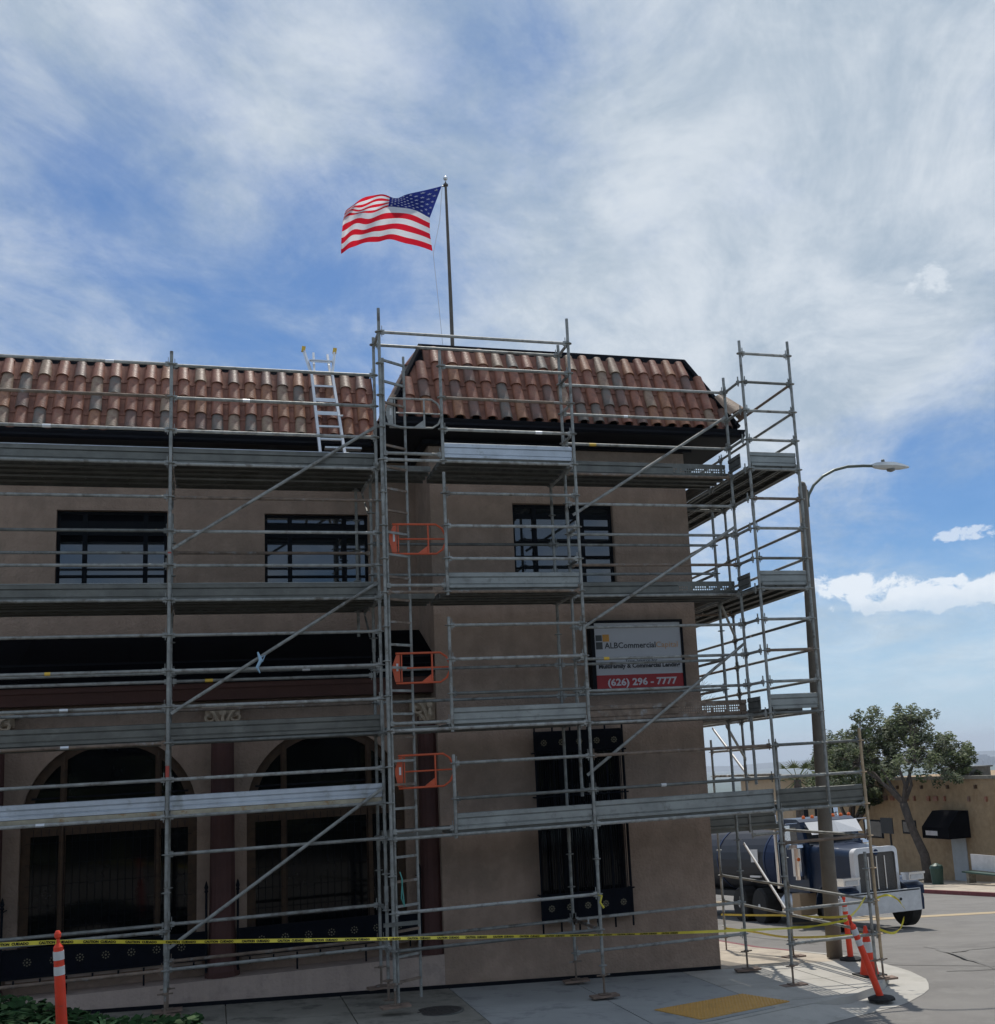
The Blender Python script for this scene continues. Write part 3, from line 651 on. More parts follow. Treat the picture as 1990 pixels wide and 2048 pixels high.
# tower ground-floor window and its guard
b = MB(); x0, x1, z0, z1 = GW
wo = window(x0, x1, z0, z1, WT+.09, (5.45, 5.98), ((-.75, -.68, None), (.2, .25, None)), gl=glass2)
g0 = thing('window_guard', 'tall navy black iron cage guard over the tower ground floor window', 'window guard', (5.7, 18.5, -2.3), None)
gx0, gx1, gy = 4.93, 6.48, 18.47
b = MB(); b.box((gx0, gy, .32), (gx1-.04, gy+.012, .645)); obj('top_panel', b, iron_panel, g0)
b = MB(); b.box((gx0, gy, -2.33), (gx1, gy+.012, -1.94)); obj('bottom_panel', b, iron_panel, g0)
for z in (.30, -.40, -1.93, -2.35):
    b = MB(); b.box((gx0-.03, gy-.012, z-.012), (gx1+.03, gy+.012, z+.012)); b.box((gx0-.01, gy+.01, z-.01), (gx0+.01, WT, z+.01)); b.box((gx1-.01, gy+.01, z-.01), (gx1+.01, WT, z+.01)); obj('rail', b, iron, g0)
for k in range(6):
    x = gx0+.02+k*(gx1-gx0-.04)/5
    b = MB(); b.box((x-.013, gy-.004, -2.52), (x+.013, gy+.014, .78)); obj('bar', b, iron, g0)
    if k < 5:
        for z in (.46, -2.14):
            b = MB()
            for q in range(8):
                a = q*math.pi/4; b.lathe((x+.15+.04*math.cos(a), gy-.006, z+.04*math.sin(a)), [(.014, -.004), (.014, .004)], 6, 'Y')
            b.lathe((x+.15, gy-.006, z), [(.016, -.006), (.016, .006)], 8, 'Y'); obj('rosette', b, gold, g0)
b = MB()
for k in range(40): x = gx0+.03+k*(gx1-gx0-.06)/39; b.box((x-.006, gy+.015, -1.94), (x+.004, gy+.026, .31))
obj('fine_bars', b, iron, g0, kind='stuff')
b = MB(); b.box((gx1-.01, gy+.012, -2.35), (gx1+.0, WT-.04, -1.93)); b.box((gx1-.02, gy+.25*.3, -1.9), (gx1-.008, gy+.09, .62)); obj('side_panel', b, iron_panel, g0)

# ------------------------------------------------------------------ roofs
def tile_mesh(name, r1, r2, ln, th=.013, n=9, lift=.0, flip=False):
    vs = []; fs = []
    for (r_, y, dz) in ((r1, 0, 0), (r2, ln, -.005)):
        for q in (r_, r_-th):
            for i in range(n+1):
                a = math.pi*(i/n); vs.append((-q*math.cos(a), y, q*math.sin(a)*(-.5 if flip else .80)+dz+lift))
    m_ = n+1; base_v = list(vs); vs = []; fs = []; sm = []
    def part(idx, quads, smooth):
        o = len(vs); vs.extend(base_v[k] for k in idx); mp = {k: o+j for j, k in enumerate(idx)}
        for q in quads: fs.append(tuple(mp[k] for k in q)); sm.append(smooth)
    R0 = range(m_)
    part([*R0, *[2*m_+i for i in R0]], [(i+1, i, 2*m_+i, 2*m_+i+1) if not flip else (i, i+1, 2*m_+i+1, 2*m_+i) for i in range(n)], True)
    part([*[m_+i for i in R0], *[3*m_+i for i in R0]], [(m_+i, m_+i+1, 3*m_+i+1, 3*m_+i) if not flip else (m_+i+1, m_+i, 3*m_+i, 3*m_+i+1) for i in range(n)], True)
    part([*R0, *[m_+i for i in R0]], [(i, i+1, m_+i+1, m_+i) for i in range(n)], False)
    part([*[2*m_+i for i in R0], *[3*m_+i for i in R0]], [(2*m_+i, 3*m_+i, 3*m_+i+1, 2*m_+i+1) for i in range(n)], False)
    me = bpy.data.meshes.new(name); me.from_pydata(vs, [], fs); me.polygons.foreach_set('use_smooth', sm); me.update()
    return me
def tiled(roof, org, u, upv, cols, rows, pitch, ln, keep, rowshift=0.0):
    u = Vector(u).normalized(); upv = Vector(upv).normalized(); nn = u.cross(upv).normalized()
    if nn.z < 0: nn = -nn
    base = tile_mesh('roof_tile', .097, .084, ln*1.10, th=.016, n=10)
    meshes = []
    for m_ in tiles_m:
        c = base.copy(); c.materials.append(m_); c.name = 'roof_tile'; meshes.append(c)
    pb = MB(); pan = tile_mesh('pan', .078, .074, ln*1.10, th=.016, flip=True, n=6)
    pv = [v.co.copy() for v in pan.vertices]; pf = [tuple(p.vertices) for p in pan.polygons]
    for i in range(cols):
        rs = random.uniform(-.018, .018)
        for j in range(rows):
            x = i*pitch+random.uniform(-.006, .006); y = j*ln+(rs if j else 0)
            if not keep(x, y, ln): continue
            M_ = Matrix((( u.x, upv.x, nn.x, 0), (u.y, upv.y, nn.y, 0), (u.z, upv.z, nn.z, 0), (0, 0, 0, 1)))
            p = Vector(org)+u*x+upv*y+nn*(.058)
            M2 = Matrix.Translation(p) @ M_ @ Matrix.Rotation(random.uniform(-.02, .02), 4, 'Z') @ Matrix.Rotation((-.034 if j < rows-1 else -.15)+random.uniform(-.005, .005), 4, 'X')
            me = random.choices(meshes, (5, 2.6, 3, 1.9, 1.3, 3.5))[0]
            if j == rows-1: me = random.choices(meshes, (4, 3, 2, 1.6, 3.5, 3))[0]
            put('roof_tile', me, roof, M2)
        for j in range(rows):
            x = (i+.5)*pitch; y = j*ln-(.055 if j else .0)+rs
            if not keep(x, y, ln): continue
            M2 = Matrix.Translation(Vector(org)+u*x+upv*y+nn*(.066)) @ Matrix((( u.x, upv.x, nn.x, 0), (u.y, upv.y, nn.y, 0), (u.z, upv.z, nn.z, 0), (0, 0, 0, 1))) @ Matrix.Rotation(-.034, 4, 'X')
            pb.add([M2 @ v for v in pv], pf)
    o = obj('pan_tiles', pb, pan_m, roof, smooth=False, kind='stuff', fix=False)
S, H_, OV = .67, 1.42, .77
ex0, ex1, ey, ez = XT-OV, XR+OV, WT-OV, 5.70
def frustum(x0, x1, y0, y1, z, h, s, sx0=None):
    b = MB(); sx0 = s if sx0 is None else sx0
    lo = [(x0, y0, z), (x1, y0, z), (x1, y1, z), (x0, y1, z)]; hi = [(x0+sx0, y0+s, z+h), (x1-s, y0+s, z+h), (x1-s, y1, z+h), (x0+sx0, y1, z+h)]
    b.add(lo+hi, [(0, 3, 2, 1), (4, 5, 6, 7), (0, 1, 5, 4), (1, 2, 6, 5), (2, 3, 7, 6), (3, 0, 4, 7)]); return b
tr = obj('tower_roof', frustum(ex0, ex1, ey, 29.5, ez, H_, S), black_m, bld)
sl = math.hypot(S, H_); ln = sl/4
hip = lambda W: (lambda x, y, l: x >= (y+l*.55)/sl*S-.03 and x <= W-(y+l*.55)/sl*S+.03)
tiled(tr, (ex0+.10, ey, ez), (1, 0, 0), (0, S, H_), 23, 4, .264, ln, lambda x, y, l: hip(ex1-ex0-.2)(x, y, l))
tiled(tr, (ex0, 29.4, ez), (0, -1, 0), (S, 0, H_), 44, 4, .264, ln, lambda x, y, l: x <= (29.4-ey)-(y+l*.55)/sl*S and x > 8.6)
wr = obj('wing_roof', frustum(-9, ex0-.0, WL-OV, 29.4, ez+.05, 1.32, .66, 0), black_m, bld)
sl2 = math.hypot(.66, 1.32)
tiled(wr, (-6.6, WL-OV, ez+.05), (1, 0, 0), (0, .66, 1.32), 35, 4, .266, sl2/4, lambda x, y, l: x < 9.2)
# hip and ridge flashings
for (p, q) in (((ex0, ey, ez), (ex0+S, ey+S, ez+H_)), ((ex1, ey, ez), (ex1-S, ey+S, ez+H_))):
    b = MB(); sx = 1 if p[0] < 5 else -1
    P, Q = Vector(p), Vector(q); off = Vector((-sx*.03, -.03, .02)); wv_ = Vector((sx*.10, 0, 0)); 
    a_ = [P+off, P+off+Vector((sx*.03, -.0, .10)), Q+off+Vector((sx*.03, 0, .10)), Q+off]
    b.tube(P+Vector((0, 0, .07)), Q+Vector((0, 0, .07)), .05, 6); obj('hip_flashing', b, black_m, tr)
b = MB(); b.box((ex0+S-.03, ey+S+.015, ez+H_-.02), (ex1-S+.03, ey+S+.12, ez+H_+.12)); obj('ridge_flashing', b, black_m, tr)
b = MB(); b.box((-9, WL-OV+.66+.02, ez+1.35), (ex0, WL-OV+.78, ez+1.46)); obj('ridge_flashing', b, black_m, wr)
# gutters and soffits
prof = [(0, .0), (-.035, .0), (-.075, .035), (-.06, .075), (-.085, .12), (-.085, .135), (0, .135)]
b = MB(); b.prism([(ey+p[0], 5.565+p[1]) for p in prof], 'X', ex0-.08, ex1+.08); b.prism([(ex1-p[0], 5.565+p[1]) for p in prof], 'Y', ey-.0, 29.4) if False else None
g_ = obj('gutter', b, black_m, bld)
b = MB(); b.add([(ex1-p[0]-.0, ey-.08, 5.565+p[1]) for p in prof]+[(ex1-p[0], 29.4, 5.565+p[1]) for p in prof], [tuple(range(7)), tuple(range(13, 6, -1))]+[(i, (i+1) % 7, 7+(i+1) % 7, 7+i) for i in range(7)]); obj('gutter', b, black_m, bld)
b = MB(); b.add([(ex0+p[0], ey-.08, 5.565+p[1]) for p in prof]+[(ex0+p[0], WL-OV-.02, 5.565+p[1]) for p in prof], [tuple(range(7)), tuple(range(13, 6, -1))]+[(i, (i+1) % 7, 7+(i+1) % 7, 7+i) for i in range(7)]); obj('gutter', b, black_m, bld)
b = MB(); b.prism([(WL-OV+p[0], 5.60+p[1]) for p in prof], 'X', -9, ex0-.09); obj('gutter', b, black_m, bld)
b = MB(); b.box((ex0, ey+.002, 5.56), (ex1, 29.3, 5.60)); b.box((-9, WL-OV, 5.60), (ex0-.002, 29, 5.64)); obj('soffit', b, black_m, bld)
b = MB(); b.box((XT-.02, WT-.12, 5.47), (XR+.12, WT-.002, 5.558)); b.box((XT-.12, WT-.12, 5.47), (XT-.022, WL, 5.558)); obj('crown_trim', b, black_m, bld)
# bits of timber and flashing left on the wing eaves
tag(obj('spare_flashing', MB().box((1.75, 19.05, 5.50), (2.35, 19.2, 5.53)), silver_g), 'short bright strip of metal flashing lying by the wing gutter', 'flashing')

# ------------------------------------------------------------------ wall sign
sg = thing('wall_sign', 'white and red lender sign board in a black box frame on the tower wall', 'sign', (6.83, 18.5, 1.86))
b = MB(); b.box((6.0, 18.44, 1.28), (6.065, WT-.002, 2.45)); b.box((7.625, 18.44, 1.28), (7.67, WT-.002, 2.45)); b.box((6.065, 18.44, 2.405), (7.625, WT-.002, 2.45)); b.box((6.065, 18.44, 1.28), (7.625, WT-.002, 1.30)); obj('frame', b, black_m, sg)
b = MB(); b.box((6.066, 18.455, 1.525), (7.624, 18.60, 2.404)); fc = obj('sign_face', b, sign_face, sg)
b = MB(); b.box((6.066, 18.4551, 1.301), (7.624, 18.60, 1.5249)); rb = obj('red_band', b, sign_red, sg)
sx_ = lambda u: 6.07+(u-1190)*.00875
def lettering(s, x0, x1, z, cap, m, bold=0, parent=sg, name='lettering'):
    me = text_mesh(name, s, cap/.70, m, .0015, bold=bold); xs = [v.co.x for v in me.vertices]; k = (x1-x0)/(max(xs)-min(xs))
    me.transform(Matrix.Translation((-min(xs), 0, 0))); me.transform(Matrix.Diagonal((k, 1, 1, 1)))
    me.transform(Matrix.Translation((x0, 18.451, z)) @ FACE); return put(name, me, parent)
lettering('ALBCommercial', sx_(1209), sx_(1314), 1.974, .098, sign_txt, .002)
lettering('Capital', sx_(1315), sx_(1360.5), 1.974, .098, sign_orl)
lettering('Your Source for', sx_(1249), sx_(1316), 1.735, .055, sign_txt)
lettering('MultiFamily & Commercial Lending', sx_(1195), sx_(1363), 1.64, .072, sign_txt, .004)
lettering('(626) 296 - 7777', sx_(1211.5), sx_(1354), 1.348, .112, sign_w, .005)
for (ua, ub, za, zb, m_, nm) in ((1190.7, 1203.2, 2.10, 2.20, sq_dark, 'logo_square'), (1190.7, 1203.9, 1.962, 2.082, sq_dark, 'logo_square'), (1204.7, 1217.9, 2.09, 2.21, sign_or, 'logo_square')):
    b = MB(); b.box((sx_(ua)+.01, 18.4502, za), (sx_(ub)+.01, 18.456, zb)); obj(nm, b, m_, sg)
# ------------------------------------------------------------------ scaffolding
S1 = thing('wing_scaffold', 'grey tube scaffold with plank decks in front of the recessed wing and its arches', 'scaffold', (-.6, Y2, -2.9), 'system scaffolds around the building')
S2 = thing('ladder_bay_scaffold', 'forward scaffold bays with the access ladder and orange gates before the corner tower', 'scaffold', (3.8, Y0, -3.1), 'system scaffolds around the building')
S3 = thing('corner_scaffold', 'narrow end scaffold standing free against the sky beside the street lamp post', 'scaffold', (8.8, YE, -3.4), 'system scaffolds around the building')
def standard(x, y, zt, zb, par, m=steel, off=0.0, base=True, sole=.2):
    b = MB(); zl = zb+.32 if base else zb
    b.tube((x, y, zl), (x, y, zt), .0242, 10)
    n0 = math.ceil((ZT+off-zt)/.5-1e-6); k = n0
    while ZT+off-.5*k > zl+.05:
        z = ZT+off-.5*k
        if z < zt: b.lathe((x, y, z), [(.03, -.012), (.062, -.005), (.062, .005), (.03, .012)], 10)
        k += 1
    for z in (zt-2.9, zt-5.9, zt-8.4):
        if z > zl+.3: b.lathe((x, y, z), [(.0243, -.11), (.030, -.11), (.030, .11), (.0243, .11)], 8)
    o = obj('standard', b, m, par, smooth=False)
    if base:
        b = MB(); b.tube((x, y, zb+.045), (x, y, zb+.42), .017, 8); b.lathe((x, y, zb+.30), [(.02, -.02), (.045, -.012), (.045, .012), (.02, .02)], 8)
        b.box((x-.10, y-.004, zb+.29), (x+.10, y+.004, zb+.31)); b.box((x-.075, y-.075, zb+.036), (x+.075, y+.075, zb+.044)); obj('base_jack', b, steel_rust, o)
        if sole:
            b = MB(); a = random.uniform(-.15, .15); b.box((-sole, -.10, 0), (sole, .10, .03), Matrix.Rotation(a, 3, 'Z'), Vector((x, y, zb))); obj('sole_board', b, wood_sole, o)
    return o
def ledger(p, q, par, m=None, name='ledger', r=.0242, heads=True):
    p = Vector(p); q = Vector(q); d = (q-p).normalized(); m = m or random.choices((steel, steel_rust, steel_dark, steel_pale), (8, 1, 2, 3))[0]
    b = MB(); b.tube(p+d*.06, q-d*.06, r, 10)
    if heads:
        for e, s_ in ((p, 1), (q, -1)):
            c = e+d*s_*.055
            if abs(d.x) > abs(d.y): b.box((c.x-.028, c.y-.017, c.z-.035), (c.x+.028, c.y+.017, c.z+.035)); b.box((c.x-.004-.01*s_, c.y-.011, c.z-.07), (c.x+.004-.01*s_, c.y+.011, c.z+.10))
            else: b.box((c.x-.017, c.y-.028, c.z-.035), (c.x+.017, c.y+.028, c.z+.035)); b.box((c.x-.011, c.y-.004-.01*s_, c.z-.07), (c.x+.011, c.y+.004-.01*s_, c.z+.10))
    if random.random() < .2 and (q-p).length > 2:
        t = random.uniform(.15, .85); c = p.lerp(q, t); b2 = MB(); b2.tube(c-d*random.uniform(.02, .07), c+d*.05, r+.002, 10)
        o = obj(name, b, m, par); obj('paint_band', b2, random.choice((white_refl, silver_g, silver_g, yel_plastic)), o); return o
    return obj(name, b, m, par)
def lx(x0, x1, y, lvls, par, **k):
    for n in lvls: ledger((x0, y, LV(n)), (x1, y, LV(n)), par, **k)
def ly(x, y0, y1, lvls, par, **k):
    for n in lvls: ledger((x, y0, LV(n)), (x, y1, LV(n)), par, **k)
def brace(p, q, par, m=None):
    p = Vector(p); q = Vector(q); d = (q-p).normalized(); b = MB(); b.tube(p+d*.09, q-d*.09, .024, 10)
    for e, s_ in ((p, 1), (q, -1)):
        c = e+d*s_*.05; b.box((-.05, -.008, -.022), (.05, .008, .022), d.to_track_quat('X', 'Z').to_matrix(), c)
    return obj('diagonal_brace', b, m or steel, par)
def planks(axis, a0, a1, c0, c1, z, par, n=3, m=None, gap=.03):
    wdt = (c1-c0)/n
    for k in range(n):
        u0 = c0+k*wdt+gap/2; u1 = c0+(k+1)*wdt-gap/2; b = MB(); dz = random.uniform(-.003, .003)
        def bx(u, v_, za, zb):
            if axis == 'X': b.box((a0+.03, u, za), (a1-.03, v_, zb))
            else: b.box((u, a0+.03, za), (v_, a1-.03, zb))
        b.cur = 1; bx(u0, u1, z+.052+dz, z+.062+dz); b.cur = 0; bx(u0, u0+.006, z-.025+dz, z+.052+dz); bx(u1-.006, u1, z-.025+dz, z+.052+dz)
        bx(u0+.006, u0+.032, z-.025+dz, z-.019+dz); bx(u1-.032, u1-.006, z-.025+dz, z-.019+dz)
        mid = (u0+u1)/2; bx(mid-.035, mid-.03, z+.03+dz, z+.052+dz); bx(mid+.03, mid+.035, z+.03+dz, z+.052+dz)
        L_ = a1-a0; nb = int(L_/.6)
        for q in range(nb+1):
            c = a0+.05+q*(L_-.1)/max(1, nb)
            if axis == 'X': b.box((c-.01, u0+.006, z+.02), (c+.01, u1-.006, z+.052+dz))
            else: b.box((u0+.006, c-.01, z+.02), (u1-.006, c+.01, z+.052+dz))
        obj('deck_plank', b, [m or random.choices((plank_m, steel_dark), (4, 1))[0], steel_dark], par)  # top sheet in darker steel paints in the underside shade
def toe(axis, a0, a1, c, z, par, m=None, h=.235, perf=None, sgn=-1):
    """ribbed steel board on edge; perf=(from,to) leaves punched rows of holes there"""
    m = m or plank_m; b = MB()
    prof = [(0, 0), (sgn*.022, .004), (sgn*.022, .045), (0, .052), (0, .062), (sgn*.012, .066), (sgn*.012, h-.085), (-sgn*.004, h-.080), (-sgn*.004, h-.070), (sgn*.02, h-.066), (sgn*.02, h-.008), (0, h)]
    full = [(a0+.03, a1-.03)] if not perf else [(a0+.03, perf[0])]+([(perf[1], a1-.03)] if perf[1] < a1-.05 else [])
    for s0, s1 in full:
        P = [(c+p[0], z+p[1]) for p in prof]; Q = [(c+.003-sgn*.0+(.003), z+h), (c+.006, z)]
        poly = P+Q
        if axis == 'X': b.prism(poly, 'X', s0, s1)
        else: b.prism(poly, 'Y', s0, s1)
    if perf:
        p0, p1 = perf; nx = int((p1-p0)/.020); nz = int(h/.0195)
        for i in range(nx):
            for j in range(nz):
                hole = (3 <= j <= nz-4) and (i % 2 == 1) and (j % 2 == 1) and random.random() > .15
                xa, xb = p0+(p1-p0)*i/nx, p0+(p1-p0)*(i+1)/nx; za, zb = z+h*j/nz, z+h*(j+1)/nz
                if not hole: b.quad((xa, c, za), (xb, c, za), (xb, c, zb), (xa, c, zb)) if axis == 'X' else b.quad((c, xa, za), (c, xb, za), (c, xb, zb), (c, xa, zb))
    return obj('toe_board', b, m, par, fix=not perf)
# --- wing scaffold: bays left of the frame, A and B
XL = -3.66
for x in (XA,):
    b_ = standard(x, 17.30, LV(1)+.20, -2.86-.04, S1, off=-.0)
    b = MB(); b.lathe((x, 17.30, LV(6.55)), [(.0255, -.06), (.0255, .07)], 10); b.lathe((x, 17.30, LV(12.75)), [(.0255, -.09), (.0255, .12)], 10); obj('paint_band', b, pink_st, b_)
standard(XA, Y3, LV(5)-.05, -2.97, S1)
standard(XL, 17.30, LV(1)+.2, gz(XL, 17.3), S1); standard(XL, Y3, LV(5)-.05, gz(XL, Y3), S1)
standard(XB-.012, Y2, LV(0)+.12, -3.06, S1, sole=.0); standard(XB, Y3, LV(4)+.3, -2.99, S1)
standard(2.20, 18.74, LV(4)+.1, LV(8)-.4, S1, base=False)
for n in (1, 2, 3, 5, 6, 7, 9, 10, 11, 13): lx(XL, XA, 17.30, (n,), S1); lx(XA, XB, Y2, (n,), S1)
lx(XL, XA, 17.30, (4, 8, 12, 14, 17, 18), S1); lx(XA, XB, Y2, (4, 8, 12, 14, 15, 18), S1)
lx(XL, XA, Y3, (6.3, 9.9, 10.15, 11, 17), S1); lx(XA, XB, Y3, (6.3, 9.9, 10.15, 11, 17, 18), S1)
for x in (XA, XB): ly(x, Y2, Y3, (4, 8, 12, 14, 17), S1)
for n in (4, 8):
    for x in (XA, XB-.05): ledger((x, Y3, LV(n)), (x, 18.86, LV(n)), S1); ledger((x, Y3, LV(n+1)), (x, 18.80, LV(n)-.05), S1, heads=False, r=.016)
for n, mm in ((4, None), (8, None), (12, None), (14, plank_yel)):
    for a0, a1 in ((XL, XA), (XA, XB)):
        planks('X', a0, a1, Y2+.03, Y3-.03, LV(n)+.02, S1, 3, m=mm if mm else None)
        if n in (4, 8): planks('X', a0, a1, Y3+.03, 18.84, LV(n)+.03-(.0), S1, 2)
for a0, a1 in ((XL, XA), (XA, XB)):
    toe('X', a0, a1, Y2+.032, LV(4)+.0, S1, h=.245); toe('X', a0, a1, Y2+.032, LV(8)+.0, S1, h=.245)
    toe('X', a0, a1, Y2+.032, LV(12)+.04, S1, h=.235)
b = MB(); b.box((XL, Y2+.012, LV(4)+.242), (XA-.03, Y2+.036, LV(4)+.252)); b.box((XA+.03, Y2+.012, LV(4)+.242), (XB-.04, Y2+.036, LV(4)+.252)); obj('board_lip', b, plank_br, S1)
b = MB(); b.box((XL, Y2+.012, LV(8)+.242), (XA-.03, Y2+.036, LV(8)+.252)); b.box((XA+.03, Y2+.012, LV(8)+.242), (XB-.04, Y2+.036, LV(8)+.252)); obj('board_lip', b, plank_mid, S1)
for (a0, a1) in ((XL, -1.92), (-1.98, XA), (XA, .78), (.72, XB)): toe('X', a0, a1, Y2+.028, LV(14)+.085, S1, plank_br, .20)
b = MB(); b.box((XL, Y2+.0, LV(14)+.022), (XA-.04, Y2+.03, LV(14)+.082)); b.box((XA+.04, Y2+.0, LV(14)+.022), (XB-.04, Y2+.03, LV(14)+.082)); obj('plank_edge', b, plank_yel, S1)
for (za, zb) in ((3.43, 5.34), (1.10, 2.93), (-2.02, -.09)): brace((XA+.04, Y2-.055, za), (XB-.03, Y2-.055, zb), S1)
tag(obj('rag', MB().path([(.60, 17.24, 1.92), (.64, 17.22, 1.80), (.59, 17.23, 1.70), (.63, 17.24, 1.62)], .02, 6, rs=[.012, .03, .022, .008]).path([(.62, 17.24, 1.84), (.70, 17.23, 1.87), (.66, 17.24, 1.78)], .01, 5), blue_rag), 'scrap of pale blue cloth tied on a diagonal brace before the black awning', 'rag')
# --- forward ladder bay and tower bays
standard(XB, Y0, LV(0)+.38, -3.03, S2); standard(XC, Y0, LV(0)+.42, -3.235, S2)
standard(XC, Y2, LV(0)+.18, LV(14)-.1, S2, base=False); standard(XC, Y3, LV(4)+.2, -3.23, S2)
standard(XD, Y2, LV(1)+.27, LV(14)-.1, S2, base=False); standard(XJ, Y3, LV(5)+.1, -3.375, S2)
GX = 3.28
for (za, zb) in ((LV(.5), LV(4)+.03), (LV(4.35), LV(8)+.03), (LV(8.75), LV(12)+.03), (LV(12.75), LV(15)+.03)):
    b = MB(); b.tube((GX, Y0-.01, zb-.08), (GX, Y0-.01, za), .0245, 10)
    n = math.ceil((ZT-za)/.5)
    while LV(n) > zb-.1: b.lathe((GX, Y0-.01, LV(n)), [(.03, -.012), (.062, -.005), (.062, .005), (.03, .012)], 10); n += 1
    obj('guard_post', b, steel, S2)
lx(XB, XC, Y0, (0, 4, 8, 12, 15, 17, 18), S2)
for n in (4, 8, 12, 15): ledger((XB, Y0, LV(n)+.10), (GX, Y0, LV(n)+.10), S2, m=steel)
lx(GX, XC, Y0, (1, 2, 3, 5, 6, 7, 9, 10, 11, 13, 14), S2)
lx(XB, XC, Y2, (0,), S2)
lx(XB, XC, Y3, (6, 7, 10, 11, 18), S2); lx(XC, XJ, Y3, (6, 7, 10, 11, 18, 19), S2)
lx(XC, XD, Y2, (1, 2, 3, 4, 5, 6, 7, 8, 9, 10, 11, 12), S2)
lx(XC, XE, Y0, (13, 14, 15), S2)
ly(XB, Y0, Y2, (0, 4, 8, 12, 15, 18), S2); ly(XC, Y0, Y2, (0, 1, 2, 3, 4, 6, 7, 8, 10, 12, 13, 14, 15), S2); ly(XC, Y2, Y3, (4, 8, 12, 15, 18), S2)
ly(XC, Y0, Y3, (18,), S2); ly(XD, YE, Y2, (1, 2, 3, 4, 5, 6, 7, 8, 9, 10, 11, 12), S2); ly(XD, Y2, Y3, (4, 8, 12), S2)
for n in (4, 8, 12, 15):
    planks('X', GX-.05, XC, Y0+.03, Y3-.03, LV(n)+.02, S2, 5); planks('X', XB, GX-.05, Y2+.05, Y3-.03, LV(n)+.02, S2, 3)
    toe('X', GX, XC, Y0+.03, LV(n)+.06, S2, plank_br if n == 4 else plank_mid, .235)
for n in (4, 8, 12): planks('X', XC, XD, Y2+.03, Y3-.03, LV(n)+.02, S2, 3)
planks('X', XC, XE, Y0+.03, Y3-.03, LV(15)+.02, S2, 5)
toe('X', XC, XE, Y0+.03, LV(15)+.06, S2, plank_mid, .27)
toe('X', XC, XD-.06, Y2+.032, LV(4)-.02, S2, h=.25, perf=(7.25, 8.18)); toe('X', XC, XD-.06, Y2+.032, LV(8)-.02, S2, h=.25, perf=(7.20, 8.18))
toe('X', XC, XD-.02, Y2+.032, LV(12)+.03, S2, steel_rust, .24, perf=(7.05, 8.15))
for (za, zb) in ((4.0, 5.75), (2.15, 3.83), (-.09, 1.87)): brace((XC+.08, Y2-.055, za), (XD-.04, Y2-.055, zb), S2)
for n in (4, 8, 12): toe('Y', YE+.05, Y2-.05, XD-.06, LV(n)+.04, S2, steel_dark, .24)
# swing gates on the ladder side
def gate(z0, z1, m, lab, xr=3.31, dz=0):
    b = MB(); r = .016; x0 = 2.52; y = 17.0; yz = lambda x: y-.03*(x-x0)
    def P(x, z): return (x, yz(x), z)
    c = .14
    b.path([P(x0, z1), P(xr-c, z1), P(xr-c*.35, z1-c*.45), P(xr, z1-c*1.2), P(xr, z0+c*1.2), P(xr-c*.35, z0+c*.45), P(xr-c, z0), P(x0, z0)], r, 8)
    g = obj('swing_gate', b, m, S2, label=lab)
    b = MB(); b.tube(P(x0+.1, (z0+z1)/2), P(xr, (z0+z1)/2), .012, 6); b.tube(P(xr-.26, z0), P(xr-.26, z1), .014, 6); obj('cross_bar', b, m, g)
    b = MB(); b.add([P(xr-.26, z0+.01), P(xr-.42, z0+.01), P(xr-.26, z0+.13), (xr-.26, y+.01, z0+.01), (xr-.42, y+.01, z0+.01), (xr-.26, y+.01, z0+.13)], [(0, 1, 2), (5, 4, 3), (0, 3, 4, 1), (1, 4, 5, 2), (2, 5, 3, 0)]); obj('gusset', b, m, g)
    b = MB(); b.prism([(x0-.01, z0+.02), (x0+.06, z0+.02), (x0+.06, z1-.02), (x0+.01, z1-.02), (x0-.05, z1-.18), (x0-.05, z0+.2)], 'Y', y-.012, y+.004); b.box((x0+.075, y-.03, z0+.02), (x0+.09, y+.02, z1-.02)); hp = obj('hinge_plate', b, m, g)
    b = MB(); b.box((x0+.005, y-.016, (z0+z1)/2-.04), (x0+.035, y-.0125, (z0+z1)/2+.07)); obj('sticker', b, white_refl, hp)
gate(LV(2.86), LV(1.95), steel_pale, 'bare silver swing gate at the topmost deck')
gate(LV(6.78), LV(5.88), orange_p, 'orange swing gate beside the tower upper window')
gate(LV(10.62), LV(9.75), orange_p, 'orange swing gate in front of the black awning end')
gate(LV(13.62), LV(12.70), orange_p, 'lowest orange swing gate beside the dark red column')
# access ladder
lad = thing('access_ladder', 'tall fixed grey steel ladder rising up the forward scaffold bay beside the orange gates', 'ladder', (2.55, 16.95, gz(2.5, 17)))
A_, B2_ = Vector((2.415, 16.84, 0)), Vector((2.765, 17.06, 0))
b = MB(); b.tube(A_+Vector((0, 0, -3.04)), A_+Vector((0, 0, 6.3)), .022, 8); obj('side_rail', b, steel, lad)
b = MB(); b.tube(B2_+Vector((0, 0, -2.98)), B2_+Vector((0, 0, 6.42)), .02, 8); obj('side_rail', b, steel, lad)
for k in range(28):
    z = -2.72+k*.333; b = MB(); d = (B2_-A_).normalized()
    b.box((-.2, -.016, -.017), (.2, .016, .017), d.to_track_quat('X', 'Z').to_matrix(), (A_+B2_)/2+Vector((0, 0, z))); obj('rung', b, random.choice((steel, steel, steel_rust)), lad)
for z in (-1.95,):
    b = MB(); b.box((XB-.14, Y0-.05, z-.02), (XB+.36, Y0-.02, z+.035)); obj('clamp_bracket', b, steel_dark, lad)
tag(obj('rope_hook', MB().path([(2.47, 16.79, -1.25), (2.50, 16.76, -1.36), (2.48, 16.77, -1.60), (2.52, 16.77, -1.72), (2.49, 16.78, -1.35)], .009, 5), teal), 'short teal rope looped on the access ladder near the ground', 'rope')
